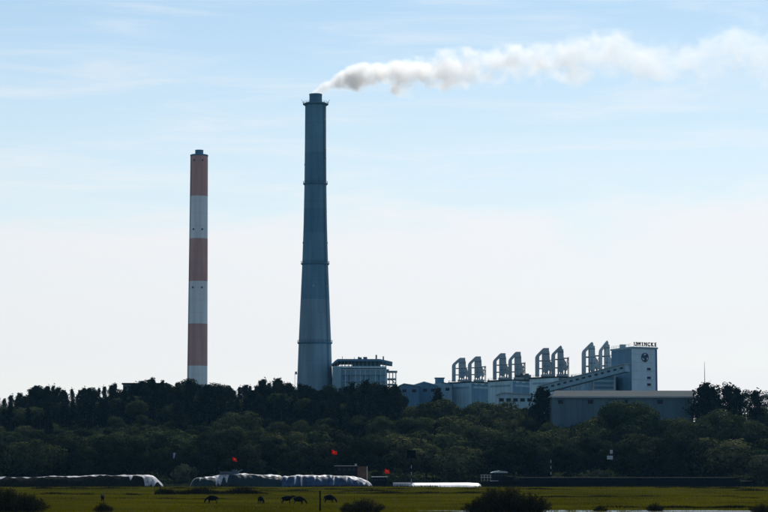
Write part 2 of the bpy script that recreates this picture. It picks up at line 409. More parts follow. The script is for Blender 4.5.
BR = [broad_proto(13,14,24,260,.4,M['leaf_a'],low=.2), broad_proto(11,15,24,260,.4,M['leaf_b'],low=.12), broad_proto(15,13,24,260,.4,M['leaf_a'],low=.2),
      broad_proto(12,12,20,260,.4,M['leaf_b'],low=.2), broad_proto(10,13,20,260,.4,M['leaf_a'],low=.1), broad_proto(14,16,28,260,.4,M['leaf_b'],low=.15,lean=.8)]
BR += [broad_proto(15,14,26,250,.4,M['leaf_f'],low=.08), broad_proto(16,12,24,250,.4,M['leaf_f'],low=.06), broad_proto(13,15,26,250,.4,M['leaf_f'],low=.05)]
BRH = [13,11,15,12,10,14,15,16,13]
CA = [casuarina_proto(15,6.4,M['leaf_c']), casuarina_proto(17,7.2,M['leaf_c']), casuarina_proto(13,7.6,M['leaf_c']), casuarina_proto(16,5.4,M['leaf_c'],gaps=.5), casuarina_proto(14,8.4,M['leaf_c'])]
CAH = [15,17,13,16,14]
TW = [broad_proto(13,8,17,40,.4,M['leaf_c'],size=.34,sparse=.85,low=.35), broad_proto(15,7,16,34,.4,M['leaf_c'],size=.32,sparse=.9,low=.35), broad_proto(12,9,18,38,.4,M['leaf_c'],size=.34,sparse=.8,low=.3)]
TWH = [13,15,12]
def twig_proto(H, W, nst, lm):
    V, Fc, off = [], [], 0; t = MB()
    for k in range(nst):
        a = rng.random()*6.283; q = rng.random()**.6
        L = H*(1-.55*q*q)*(.55+.5*rng.random()); b0 = np.array([math.cos(a)*W*.22*q, math.sin(a)*W*.22*q, -.2])
        tip = np.array([math.cos(a)*W*.5*q, math.sin(a)*W*.5*q, L]); mid = (b0+tip)/2+np.array([0,0,.12*H])
        t.tube([b0, mid, tip], [.03,.022,.006], 4)
        n = 95; s = rng.random(n)**.75
        p = (1-s)[:,None]**2*b0+(2*s*(1-s))[:,None]*mid+(s*s)[:,None]*tip+rng.normal(size=(n,3))*.20
        v, f = cards(p, rng.normal(size=(n,3))+np.array([0,0,.5]), .085, 1.5); V.append(v); Fc.append(f+off); off += len(v)
    return t.mesh('trunk', M['bark'], True), np_mesh('crown', np.concatenate(V), np.concatenate(Fc), lm)
BUSH = [twig_proto(4.2,9,150,M['leaf_e']), twig_proto(3.6,8,110,M['leaf_e'])]
PALE = [broad_proto(9,9,26,130,.35,M['leaf_d'],size=.30,low=.1), broad_proto(3,5,14,100,.3,M['leaf_d'],size=.26,low=.02)]

LMK = [(-80,60,'at the far left'),(60,187,'left of the striped chimney'),(187,212,'in front of the striped chimney'),(212,295,'between the two chimneys'),(295,335,'in front of the tall grey chimney'),
       (335,398,'in front of the boiler house'),(398,448,'below the low sheds'),(448,545,'below the hooked ducts'),(545,612,'below the sloping conveyor'),
       (612,662,'below the emblem tower'),(662,712,'beside the thin mast'),(712,860,'at the far right')]
def where(px):
    for a, b, s in LMK:
        if a <= px < b: return s
    return 'at the edge of the wood'
used_trees = set()
def tree(kind, idx, px, d, h, label, name, group, cat='tree', rz=None, sx=1.0, base=None):
    protos, hs = {'b':(BR,BRH),'c':(CA,CAH),'t':(TW,TWH),'bush':(BUSH,[4.2,3.6]),'pale':(PALE,[9,3])}[kind]
    tm, cm = protos[idx]
    x = X(px, d, 440); s = h/hs[idx]
    z = ground(x, d) if base is None else base
    o = thing(name, label, cat, (x, d, z), random.random()*6.28 if rz is None else rz, group)
    o.scale = (s*sx, s*sx, s)
    link_mesh('trunk', tm, o); link_mesh('crown', cm, o)
    return o
# back row: dark feathery trees on the crest (left) and sparse trees (right)
def skyline(px):
    return float(np.interp(px, [-60,0,20,50,60,80,110,125,150,165,190,200,230,262,272,300,320,340,352,365,380,392,400,410,440,480,520,540,560,640,700,715,730,760,830],
                               [396,397,393,387,390,388,383,388,381,379,379,384,385,381,378,383,386,384,383,381,386,383,395,399,400,403,405,399,399,394,389,384,382,391,388]))
px = -56; walk = 0
while px < 402:
    d = 1000 + random.random()*45
    walk = .7*walk + 3.4*(random.random()-.5); top = skyline(px) + walk + random.random()**2*6
    x = X(px, d, 400); h = Zp(top, d) - ground(x, d)
    k = random.randrange(5)
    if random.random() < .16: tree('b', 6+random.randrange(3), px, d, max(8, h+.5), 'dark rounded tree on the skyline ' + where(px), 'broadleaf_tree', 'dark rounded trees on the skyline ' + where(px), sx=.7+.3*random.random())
    else: tree('c', k, px, d, max(8, h), 'dark feathery tree on the skyline ' + where(px), 'casuarina_tree', 'dark feathery trees on the skyline ' + where(px), sx=.75+.95*random.random()**1.5)
    px += 2.8 + random.random()*3.8
px = -60
while px < 400:                        # second dark row, lower
    d = 965 + random.random()*25; top = skyline(px) + 7 + random.random()*10
    x = X(px, d, 400); h = Zp(top, d) - ground(x, d)
    tree('c', random.randrange(5), px, d, max(8, h), 'dark feathery tree below the skyline ' + where(px), 'casuarina_tree', 'dark feathery trees just below the skyline ' + where(px), sx=1.0+.5*random.random())
    px += 4.5 + random.random()*5
for px, d, top in ((366,960,381),(385,955,386),(396,958,385),(438,985,390),(541,955,387),(547,965,391),(352,958,383),(177,905,401),(48,905,402),(183,912,407)):
    x = X(px, d, 400); tree('c', random.randrange(5), px, d, Zp(top, d)-ground(x, d), 'lone dark feathery tree above the wood ' + where(px), 'casuarina_tree', 'dark feathery trees rising above the wood ' + where(px), sx=.95)
px = 662
while px < 830:
    d = 965 + random.random()*55; top = skyline(px) + random.random()**1.5*9
    x = X(px, d, 400); k = random.randrange(3)
    tree('t', k, px, d, Zp(top, d)-ground(x, d), 'sparse twiggy tree against the sky ' + where(px), 'sparse_tree', 'sparse trees against the sky ' + where(px), sx=.8)
    px += 2.6 + random.random()*4.5
for px, d, top in ((706,930,383),(712,935,388),(729,930,386),(738,935,388),(757,925,391)):
    x = X(px, d, 400); tree('c', random.randrange(5), px, d, Zp(top, d)-ground(x, d), 'dense dark tree reaching the skyline ' + where(px), 'casuarina_tree', 'dense dark trees on the right skyline ' + where(px), sx=1.2)
# broad crowned trees down the slope to the river
def wood_top(px):   # top of the broadleaf wood
    return float(np.interp(px, [-60,0,100,200,330,400,430,480,540,552,580,600,625,660,700,730,830],[425,428,425,422,415,404,401,403,404,412,420,412,404,420,402,398,400]))
rows = [(985,7.5,0,(9,13)),(952,14,.16,(8,13)),(925,10,.20,(12,18)),(890,17,.40,(8,12)),(865,11,.42,(12,17)),(832,18,.7,(8,11)),(803,10,.50,(12,18))]
for ri, (D, stepm, u, hr) in enumerate(rows):
    px = -70.0
    words = ['high on the slope','on the upper slope','on the upper middle slope','halfway down the slope','on the lower middle slope','low on the slope','by the river bank'][ri]
    while px < 838:
        d = D + (random.random()-.5)*20
        x = X(px, d, 440); zg = ground(x, d)
        tp = wood_top(px)
        h = hr[0] + (hr[1]-hr[0])*random.random()
        zt = Zp(tp + u*22, d)                              # never above the wood's own outline
        h = max(5.5, zt - zg)*(.82+.18*random.random()) if ri == 0 else min(h, max(5.5, zt - zg))
        h = min(h, 17)
        if ri == 0 and px < 396: h = 8 + 3.5*random.random()
        skip = (550 < px < 704 and d > 924 and ri < 2) or (ri == 0 and px > 660) or (340 < px < 384 and 4 <= ri <= 5 and random.random() < .75)
        if not skip:
            k = 6+random.randrange(3) if random.random() < (.2,.3,.3,.45,.4,.85,.92)[ri] else random.randrange(6)  # lower rows mostly get the leaves with shade put into their colour
            if ri >= 4 and 392 < px < 432: k = 3
            tree('b', k, px, d, h, 'leafy tree ' + words + ' ' + where(px), 'broadleaf_tree', 'leafy trees ' + words + ' ' + where(px), sx=.95+.4*random.random())
        px += stepm*(.75+.5*random.random())*F/D
for px, d, top, k in ((622,900,401,2),(640,898,410,0),(600,905,418,3),(590,880,425,0),(575,878,430,1),(722,880,413,0),(690,885,418,5),(236,880,412,5),(290,850,432,5)):
    x = X(px, d, 430); tree('b', k, px, d, Zp(top, d)-ground(x, d), 'large leafy tree standing proud of the wood ' + where(px), 'broadleaf_tree', 'large leafy trees standing proud of the wood ' + where(px), sx=1.0)
tree('pale', 0, 762, 786, 10.5, 'pale leafy tree leaning over the river bank at the far right', 'broadleaf_tree', None, sx=1.1)
tree('pale', 1, 598, 789, 4.2, 'low pale bush on the bank below the two white signs', 'shrub', None, 'bush')
tree('pale', 1, 184, 792, 6.0, 'pale leafy bush on the bank just left of the green covered barge', 'shrub', None, 'bush', sx=.8)
# undergrowth on the slope
V, Fc, off = [], [], 0
for k in range(4200):
    d = 786 + 262*random.random()**1.2; pxx = -70+910*random.random(); x = X(pxx, d, 440)
    if 345 < pxx < 382 and 800 < d < 850: continue
    if 545 < pxx < 706 and d > 918: continue
    n = 50; r = 1.0+1.2*random.random(); dd = sphere_pts(n, .4)
    p = np.array([x, d, ground(x, d)+.5]) + dd*np.array([r*1.3, r, r*.8])*(.5+.5*rng.random(n))[:,None]
    v, f = cards(p, dd, .42); V.append(v); Fc.append(f+off); off += len(v)
tag(link_mesh('undergrowth', np_mesh('undergrowth', np.concatenate(V), np.concatenate(Fc), M['leaf_a'])), 'dense dark undergrowth filling the wooded slope', 'undergrowth', kind='stuff')

# ------------------------------------------------------------------ chimneys
DC = 1200
def chimney_band(m, r0, r1, z0, z1, parent, name, n=48):
    b = MB().lathe([(r0, z0), (r1, z1)], n); return b.build(name, m, parent, True)
s_ = .5626
cx = X(198, DC, 300); g0 = ground(cx, DC) - 1
ch = thing('striped_chimney', 'tall factory chimney painted in red and white bands, no smoke', 'chimney', (cx, DC, g0))
edges = [400, 366, 324, 281.5, 239, 196.5, 155.5]
cols = ['white','red','white','red','white','red']
zz = [0] + [Zp(e, DC)-g0 for e in edges[1:]]
rad = lambda z: 5.85 - (5.85-4.95)*z/zz[-1]
for i in range(6):
    chimney_band(M[cols[i]], rad(zz[i]), rad(zz[i+1]), zz[i], zz[i+1], ch, cols[i]+'_band')
MB().lathe([(5.05,zz[-1]-.5),(5.12,zz[-1]-.2),(5.12,zz[-1]+.15),(4.9,zz[-1]+.4)],48).build('rim', M['conc_b'], ch, True)
fl = MB().lathe([(2.35,zz[-1]+.3),(2.3,zz[-1]+2.7),(2.38,zz[-1]+2.8),(2.38,zz[-1]+3.1)],28).build('flue', M['conc_b'], ch, True)
for e in (161, 230, 288):
    for a in (-118, -62, 28, 152):
        z = Zp(e, DC)-g0; r = rad(z)
        b = MB().box(-.45,.45,-.3,.5,-.5,.5).build('warning_light', M['dsteel'], ch, bevel=.08)
        b.location = (r*math.cos(R(a)), r*math.sin(R(a)), z); b.rotation_euler = (0,0,R(a)+R(90))
# ladder up the side
lad = MB()
for i in range(6):
    a = R(-150); 
    for da in (-.05, .05):
        p0, p1 = [(rad(z)+.25, z) for z in (zz[i], zz[i+1])]
        lad.obox((p0[0]*math.cos(a+da), p0[0]*math.sin(a+da), p0[1]), (p1[0]*math.cos(a+da), p1[0]*math.sin(a+da), p1[1]), .12, .12)
lad.build('ladder', M['dsteel'], ch)

cx = X(315.2, DC, 250); g0 = ground(cx, DC) - 1
ch = thing('grey_chimney', 'tallest chimney, tapering grey concrete with ringed platforms, trailing smoke', 'chimney', (cx, DC, g0))
prof = [(103, 10.6), (140, 10.75), (184, 11.1), (225, 11.8), (264, 13.0), (300, 14.5), (343, 16.3), (375, 17.4), (412, 18.6)]
secs = [(412,343,'conc_c'),(343,300,'conc_c'),(300,264,'conc_a'),(264,233,'conc_a'),(233,209,'conc_b'),(209,184,'conc_a'),(184,153,'conc_b'),(153,103,'conc_a')]
def crad(py): return float(np.interp(py, [p[0] for p in prof], [p[1] for p in prof]))*s_
for y0, y1, m in secs:
    n = 5; pr = [(crad(y0+(y1-y0)*k/n), Zp(y0+(y1-y0)*k/n, DC)-g0) for k in range(n+1)]
    MB().lathe(pr, 64).build('shaft_section', M[m], ch, True)
ztop = Zp(103, DC)-g0
fl = MB().lathe([(3.6,ztop-.1),(3.6,ztop+4.4),(3.75,ztop+4.6),(3.75,ztop+5.1)],40).build('flue', M['conc_b'], ch, True)
def ring_platform(py, wide, rail):
    z = Zp(py, DC)-g0; r = crad(py)
    p = MB().lathe([(r+.02,z-.8),(r+wide,z-.1),(r+wide,z+.25),(r+.02,z+.25)],48,cap=False).build('platform', M['conc_b'], ch, True)
    if rail:
        q = MB(); n = 24
        for k in range(n):
            a = 2*math.pi*k/n; a2 = 2*math.pi*(k+1)/n; rr = r+wide-.1
            q.obox((rr*math.cos(a),rr*math.sin(a),z+.2),(rr*math.cos(a),rr*math.sin(a),z+1.5),.1,.1,Vector((1,.1,0)))
            for hz in (.85, 1.5): q.obox((rr*math.cos(a),rr*math.sin(a),z+hz),(rr*math.cos(a2),rr*math.sin(a2),z+hz),.09,.09)
        q.build('railing', M['dsteel'], p)
ring_platform(184, .75, True); ring_platform(264, .75, True); ring_platform(343, .75, True); ring_platform(104.5, 1.3, True)
for e, a in ((150,-20),(158,-20),(165,200),(215,-25),(243,-15),(243,197),(287,-35),(287,-95),(120,-30)):
    z = Zp(e, DC)-g0; r = crad(e)
    b = MB().box(-.5,.5,-.35,.6,-.5,.5).build('warning_light', M['steel'], ch, bevel=.08)
    b.location = (r*math.cos(R(a)), r*math.sin(R(a)), z); b.rotation_euler = (0,0,R(a)+R(90))
for sgn in (-1, 1):
    q = MB().obox((sgn*7.0,0,ztop-.9),(sgn*7.7,0,ztop+1.6),.14,.14)
    q.obox((sgn*7.7,0,ztop+1.6),(sgn*8.0,0,ztop+1.9),.3,.2); q.build('lightning_rod', M['dsteel'], ch)
lad = MB(); pys = [103, 140, 184, 225, 264, 300, 343, 375, 410]; an_ = R(-38)
for y0, y1 in zip(pys, pys[1:]):
    for da in (-.03, .03):
        p0, p1 = [((crad(y)+.35)*math.cos(an_+da), (crad(y)+.35)*math.sin(an_+da), Zp(y, DC)-g0) for y in (y0, y1)]
        lad.obox(p0, p1, .14, .14)
for k in range(90):
    y = 104+300*k/90; r = crad(y)+.5; z = Zp(y, DC)-g0
    lad.obox((r*math.cos(an_-.03), r*math.sin(an_-.03), z), (r*math.cos(an_+.03), r*math.sin(an_+.03), z), .5, .12)
lad.build('ladder', M['dsteel'], ch)
b = MB(); zb = Zp(374, DC)-g0
b.box(-11.3,-9.6,-2,1,zb-.2,zb); b.box(-11.2,-11.0,-1.9,-1.7,zb-8,zb); b.box(-11.1,-10,-1.5,.5,zb,zb+1.3); b.build('access_landing', M['steel'], ch)

# ------------------------------------------------------------------ power station buildings
def P2(px, py, d, o):
    p = at(px, py, d); return Vector((p.x-o.location.x, p.y-o.location.y, p.z-o.location.z))
# boiler house
D = 1180; ox = X(362, D); gz = ground(ox, D)
bh = thing('boiler_house', 'grey boiler house with open columned top floor and stub stacks on its flat roof', 'building', (ox, D, gz))
def bx(name, m, px0, px1, py0, py1, y0, y1, o=bh, DD=D, parent=None, bevel=0):
    a = P2(px0, py1, DD, o); b = P2(px1, py0, DD, o)
    return MB().box(a.x, b.x, y0, y1, max(a.z, 0) if py1 > 396 else a.z, b.z).build(name, m, parent or o, bevel=bevel)
bx('wall', M['clad_m'], 334, 387, 370, 412, 0, 40)
bx('side_bay', M['clad_m'], 332.3, 341, 367.4, 412, -1.2, 30)
bx('wall_band', M['clad'], 333, 386.5, 366.3, 368.2, -.6, 40.5)
bx('wall_band', M['clad'], 333.6, 389, 369.2, 370, -.5, 40.4)
for p in range(345, 386, 5):
    bx('pilaster', M['clad'], p, p+.7, 370.2, 412, -.5, .1)
for j, py in enumerate((375.5, 388)):
    for p in (342, 347, 362, 367, 377):
        bx('window', M['clad_d'], p+1.2, p+3.9, py, py+5, -.12, .05)
for p in (334.5, 337.5, 341, 344.5, 348, 351.5, 355, 359, 363, 367, 371, 375, 379, 383, 385.8):
    bx('column', M['steel'], p-.35, p+.35, 361.4, 366.4, 1.0, 1.5); 
    bx('column', M['steel'], p-.35, p+.35, 361.4, 366.4, 36, 36.5)
bx('penthouse', M['clad_d'], 352, 380.5, 361.3, 366.4, 5, 30)
rp = MB(); A = [P2(q, r, D, bh) for q, r in ((331.2,364.6),(335.5,360.6),(338,359.2),(380,359.2),(392.5,362),(392.5,363),(386,362.3),(380,361.3),(338.4,361.3),(332.2,365.4))]
rp.prism_y([(p.x, p.z) for p in A], -2, 42); rp.build('roof', M['clad_d'], bh)
for (a, b_, t, bt) in ((336.2,338.2,358.3,360.6),(357.5,361.5,356.3,359.4),(358,359,355.6,357),(363,367,355.9,359.4),(369.2,373.8,358,359.4),(375.4,377,353.8,359.4),(382.6,384,355.3,360)):
    bx('stack', M['dsteel'], a, b_, t, bt, 12, 15)
for p, t in ((342, 355.5), (354, 356.5)): bx('vent_pipe', M['dsteel'], p-.25, p+.25, t, 359.4, 10, 10.3)
for py in (370.5, 378, 383.5, 389.5):
    bx('gallery_floor', M['steel'], 387.2, 397.4 if py < 372 else 396.4, py, py+.8, 3, 24)
for p in (389.4, 392.9, 396):
    for y in (3.5, 23): bx('gallery_column', M['steel'], p-.4, p+.4, 371.4, 412, y, y+.6)
for py in (374.5, 381, 387.5):
    bx('floor_beam', M['clad_m'], 333.4, 387.4, py, py+.5, -1.0, -.2)
for p in (336.5, 340.8, 350, 356, 371.5, 381):
    bx('downpipe', M['clad_m'], p, p+.5, 370.4, 412, -1.3, -.9)
br = MB()
for (a, b_) in (((389.4,378),(396,384)),((396,384.5),(389.4,390)),((389.4,390),(396,397))):
    br.obox(P2(*a, D, bh)+Vector((0,3.2,0)), P2(*b_, D, bh)+Vector((0,3.2,0)), .3, .3)
br.build('brace', M['steel'], bh)

# low sheds right of the boiler house
def gable(name, label, px0, px1, eave, ridge, d, depth, wm, rm, ridge_px=None):
    ox = X((px0+px1)/2, d); gz = ground(ox, d)
    o = thing(name, label, 'building', (ox, d, gz))
    a, b = P2(px0, eave, d, o), P2(px1, eave, d, o); zr = P2(px0, ridge, d, o).z
    rx = P2(ridge_px, ridge, d, o).x if ridge_px else (a.x+b.x)/2
    MB().prism_y([(a.x,-.5),(b.x,-.5),(b.x,a.z),(rx,zr),(a.x,a.z)], 0, depth).build('wall', wm, o)
    t = .35
    rf = MB().prism_y([(a.x-.6,a.z-.2),(rx,zr+.03),(b.x+.6,a.z-.2),(b.x+.6,a.z+t-.2),(rx,zr+t+.1),(a.x-.6,a.z+t-.2)], -.6, depth+.6).build('roof', rm, o)
    n = max(2, int((px1-px0)/7))
    for k in range(n):
        xx = a.x + (b.x-a.x)*(k+.5)/n
        MB().box(xx-1.1,xx+1.1,-.1,.06,a.z-3.4,a.z-1.8).build('window', M['glass'], o)
    return o, a, b, zr
gable('low_shed', 'low slate blue shed nearest the boiler house', 399.5, 419, 386, 384.2, 1150, 30, M['clad_d'], M['clad_m'], 404)
gable('low_shed', 'low shed with a pale ridge, second from the boiler house', 413, 437, 385.5, 382.3, 1165, 28, M['clad_d'], M['clad'], 424)
o, a, b, zr = gable('low_shed', 'taller shed with a square roof box, left of the hooked ducts', 434, 452, 384.5, 382.4, 1170, 30, M['clad_m'], M['clad_d'], 440)
p0, p1 = P2(435.6, 382.6, 1170, o), P2(444.2, 378.2, 1170, o)
MB().box(p0.x, p1.x, 4, 12, p0.z-1.2, p1.z).build('roof_box', M['clad_d'], o)
MB().box(p0.x-.4, p1.x+.4, 3.6, 12.4, p1.z, p1.z+.5).build('roof_box_cap', M['dsteel'], o)
# flat roofed block behind the feathery trees at left
ox = X(144, 1075); o = thing('flat_roofed_block', 'flat roofed block showing above the trees left of the striped chimney', 'building', (ox, 1075, ground(ox,1075)))
a, b = P2(123, 383, 1075, o), P2(166, 383, 1075, o)
MB().box(a.x, b.x, 0, 16, 0, a.z-.8).build('wall', M['ware'], o)
MB().box(a.x-.6, b.x+.6, -.6, 16.6, a.z-.8, a.z).build('roof_slab', M['wareroof'], o)
for k in range(9):
    xx = a.x+(b.x-a.x)*(k+.5)/9; MB().box(xx-.7,xx+.7,-.1,.06,a.z-3.4,a.z-1.7).build('window', M['glass'], o)

# precipitator halls, running away from the camera, each with two hooked ducts on the roof
def hall(label, px0, px1, roof, d, yaw, depth=30, lm='clad', dm='clad_d'):
    cxp = (px0+px1)/2; ox = X(cxp, d); gz = ground(ox, d)
    o = thing('precipitator_hall', label, 'building', (ox, d, gz), 0, 'row of pale blue halls under the hooked ducts')
    a, b = P2(px0, roof, d, o), P2(px1, roof, d, o); wd = b.x-a.x; z = a.z
    # plan: near corner between the pale left face and the dark right face
    nx_ = a.x + wd*.52
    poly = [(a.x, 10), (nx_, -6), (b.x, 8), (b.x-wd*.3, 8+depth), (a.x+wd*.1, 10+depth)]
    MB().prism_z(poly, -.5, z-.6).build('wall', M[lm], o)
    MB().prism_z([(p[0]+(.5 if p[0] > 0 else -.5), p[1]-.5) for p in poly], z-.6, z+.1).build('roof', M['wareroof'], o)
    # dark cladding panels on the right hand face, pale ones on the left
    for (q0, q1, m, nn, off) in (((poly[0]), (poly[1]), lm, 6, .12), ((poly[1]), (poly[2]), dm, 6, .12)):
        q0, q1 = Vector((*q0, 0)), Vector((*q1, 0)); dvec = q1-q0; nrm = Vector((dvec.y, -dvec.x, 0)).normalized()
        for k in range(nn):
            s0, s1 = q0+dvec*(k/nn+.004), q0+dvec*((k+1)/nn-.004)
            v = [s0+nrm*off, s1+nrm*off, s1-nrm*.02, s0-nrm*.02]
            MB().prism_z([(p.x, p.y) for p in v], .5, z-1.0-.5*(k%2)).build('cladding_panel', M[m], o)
        # louvre strip high on the face
        s0, s1 = q0+dvec*.1+nrm*(off+.1), q0+dvec*.9+nrm*(off+.1)
        MB().prism_z([(p.x,p.y) for p in (s0, s1, s1-nrm*.15, s0-nrm*.15)], z-3.6, z-2.6).build('louvre', M['clad_m'], o)
    # roof rail
    rl = MB()
    for i in range(len(poly)):
        p, q = Vector((*poly[i], 0)), Vector((*poly[(i+1)%5], 0))
        for hz in (.6, 1.2): rl.obox((p.x,p.y,z+hz),(q.x,q.y,z+hz),.08,.08)
        for k in range(7):
            c = p+(q-p)*k/7; rl.obox((c.x,c.y,z),(c.x,c.y,z+1.2),.08,.08,Vector((1,.1,0)))
    rl.build('roof_rail', M['steel'], o)
    return o, z
H = []
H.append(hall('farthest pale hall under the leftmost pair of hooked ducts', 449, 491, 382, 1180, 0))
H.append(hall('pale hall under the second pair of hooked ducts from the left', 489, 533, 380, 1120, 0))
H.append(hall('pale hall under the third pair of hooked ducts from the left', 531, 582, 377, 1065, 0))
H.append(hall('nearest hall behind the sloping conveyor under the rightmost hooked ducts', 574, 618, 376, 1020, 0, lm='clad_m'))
def duct(label, px0, px1, top, base, d, peak, stair=True):
    """hooked gas duct: vertical leg at left, sloping head, wide tapering casing at right"""
    w_ = px1-px0; h_ = base-top
    o0 = at((px0+px1)/2, base, d)
    o = thing('hooked_duct', label, 'duct', (o0.x, d, o0.z), 0, 'hooked ducts standing on the hall roofs')
    q = lambda fx, fy: P2(px0+w_*fx, top+h_*fy, d, o)
    def poly(name, pts, y0, y1, m, parent=None):
        A = [q(*p) for p in pts]; return MB().prism_y([(p.x, p.z) for p in A], y0, y1).build(name, m, parent or o)
    t0, t1 = (.44, .68) if not peak else (.54, .66)
    poly('inlet_leg', [(0,.34),(0,1),(.22,1),(.22,.30)], -2, 2, M['steel'])
    if peak:
        poly('head', [(0,.34),(.02,.285),(.07,.24),(.50,.03),(.58,0),(.66,.05),(.68,.16),(.48,.16),(.22,.30)], -2.05, 2.05, M['steel'])
    else:
        poly('head', [(0,.34),(.02,.285),(.07,.235),(.40,.035),(.48,.0),(.80,.0),(.80,.14),(.48,.14),(.22,.30)], -2.05, 2.05, M['steel'])
    xr = .74 if peak else .82
    cs = poly('casing', [(.41,.13),(xr,.12),(xr+.03,.42),(1.0,.68),(.99,.80),(.86,.80),(.82,.74),(.74,.84),(.41,.84)], -2.6, 2.6, M['steel'])
    for fy in (.2, .44, .62):
        poly('stiffener', [(.45,fy),(xr+.02,fy),(xr+.02,fy+.022),(.45,fy+.022)], -2.75, 2.75, M['dsteel'], cs)
    for fy in (.43, .70):
        poly('crossbar', [(.20,fy),(.48,fy),(.48,fy+.035),(.20,fy+.035)], -1.2, 1.2, M['dsteel'])
    for fx in (.42, .56, .68, .86):
        for y in (-2.3, 1.9):
            poly('support_leg', [(fx,.77),(fx+.055,.77),(fx+.055,1),(fx,1)], y, y+.4, M['dsteel'])
    poly('plinth', [(.36,.92),(1.0,.92),(1.0,1),(.36,1)], -3, 3, M['steel'])
    wk = MB()
    for fy in (.42, .66): wk.obox(q(xr, fy), q(1.12, fy), 2.4, .22)
    wk.obox(q(xr+.05, .42), q(1.06, .66), .25, .25); wk.obox(q(1.06, .42), q(xr+.08, .66), .25, .25); wk.obox(q(1.08, .38), q(1.08, 1), .25, .25, Vector((0,1,0)))
    wk.build('walkway', M['dsteel'], o)
    pp_ = MB(); a0, a1, a2 = q(.62,.5), q(.62,.86), q(.9,.93)
    pp_.tube([(p.x, -3.0, p.z) for p in (a0, a1, a2)], [.35,.35,.3], 8); pp_.build('drop_pipe', M['clad_m'], o, True)
    if stair:
        st = MB()
        a = [(xr,.40),(1.08,.40),(1.0,.56),(1.12,.56),(1.02,.72),(1.14,.72)]
        for i in range(0, 6, 2): st.obox(q(*a[i]), q(*a[i+1]), 1.6, .25)
        for i in (1, 3): st.obox(q(*a[i]), q(*a[i+1]), .9, .2)
        for fx in (1.04, 1.12): st.obox(q(fx, .36), q(fx, 1.0), .2, .2, Vector((0,1,0)))
        st.build('stair', M['dsteel'], o)
    return o
duct('flat topped hooked duct, leftmost of the row of eight', 452, 468.4, 358, 381.6, 1187, False, False)
duct('flat topped hooked duct with stair, second from the left', 468, 484, 356.6, 381.8, 1187, False)
duct('flat topped hooked duct, third from the left', 493, 508.5, 353.4, 379.8, 1127, False, False)
duct('flat topped hooked duct with stair, fourth from the left', 508.5, 523.5, 352, 379.8, 1127, False)
duct('flat topped hooked duct, fifth from the left', 535.4, 552, 348.2, 376.8, 1070, False, False)
duct('pointed hooked duct with stair, sixth from the left', 551.5, 567, 345.6, 376.8, 1070, True)
duct('pointed hooked duct standing just above the conveyor, seventh from the left', 582, 598.6, 342, 376, 1025, True)
duct('pointed hooked duct touching the tower, rightmost of the row', 599, 612.5, 340.6, 376, 1025, True, False)
# machine box on the second hall roof
o0 = at(524, 376, 1127); o = thing('roof_unit', 'dark square machine box on the roof right of the fourth hooked duct', 'roof unit', at(524,379.9,1127))
MB().box(-4.2, 3.6, -2, 3, 0, 2.6).build('housing', M['dsteel'], o); MB().box(-2.6,-.4,-1,2,2.6,3.6).build('fan_cowl', M['dsteel'], o); MB().box(.8,2.6,-1,2,2.6,3.3).build('fan_cowl', M['dsteel'], o)

# low pale roofed shed in front of the halls
gable('pale_roofed_shed', 'low shed with pale flat roof in front of the halls', 498, 533, 394.6, 393.2, 1035, 14, M['clad'], M['roofm'], 503)

# tower with emblem and rooftop sign
D = 980; c0 = at(632, 400, D); gz = ground(c0.x, D)
tw = thing('emblem_tower', 'square tower with round emblem on its pale face and a rooftop sign', 'tower', (c0.x, D, gz))
L = P2(612, 400, 1004, tw); Nn = P2(632, 400, D, tw); Rr = P2(657.6, 400, 988, tw); zt = P2(632, 346.6, D, tw).z
Bk = L + (Rr-Nn)
bot = -.5
def face_prism(name, pts, z0, z1, m, parent=None): return MB().prism_z([(p.x,p.y) for p in pts], z0, z1).build(name, m, parent or tw)
face_prism('wall', [L, Nn, Rr, Bk], bot, zt-.8, M['tower_w'])
dl = (Nn-L); dl.z = 0; nl = Vector((dl.y, -dl.x, 0)).normalized(); dr = (Rr-Nn); dr.z = 0; nr = Vector((dr.y, -dr.x, 0)).normalized()
for k in range(5):
    s0, s1 = L+dl*(k/5+.003), L+dl*((k+1)/5-.003)
    face_prism('cladding_panel', [s0+nl*.15, s1+nl*.15, s1-nl*.02, s0-nl*.02], bot, zt-1.0, M['clad_d'])
face_prism('parapet', [L+nl*.4-dr.normalized()*.3, Nn+nl*.4+nr*.4, Rr+nr*.4+dr.normalized()*.3, Bk+(Bk-Nn).normalized()*.4], zt-.8, zt, M['clad_m'])
# corner strip at the right edge
s0, s1 = Nn+dr*.93, Nn+dr*.998
face_prism('corner_strip', [s0+nr*.12, s1+nr*.12, s1-nr*.02, s0-nr*.02], bot, zt-1, M['clad_d'])
for py in (354, 362.5, 371, 379.5):
    z = P2(640, py, D, tw).z
    s0, s1 = Nn+dr*.01, Nn+dr*.92
    face_prism('floor_line', [s0+nr*.06, s1+nr*.06, s1-nr*.02, s0-nr*.02], z, z+.22, M['clad'])
for py in (368.6, 377.4, 384.2):
    z = P2(649, py, D, tw).z; s0, s1 = Nn+dr*.60, Nn+dr*.74
    wn = face_prism('window', [s0+nr*.10, s1+nr*.10, s1-nr*.02, s0-nr*.02], z-.55, z+.55, M['glass'])
    face_prism('sill', [s0+nr*.3-dr*.01, s1+nr*.3+dr*.01, s1+dr*.01-nr*.01, s0-dr*.01-nr*.01], z-.8, z-.58, M['tower_w'], wn)
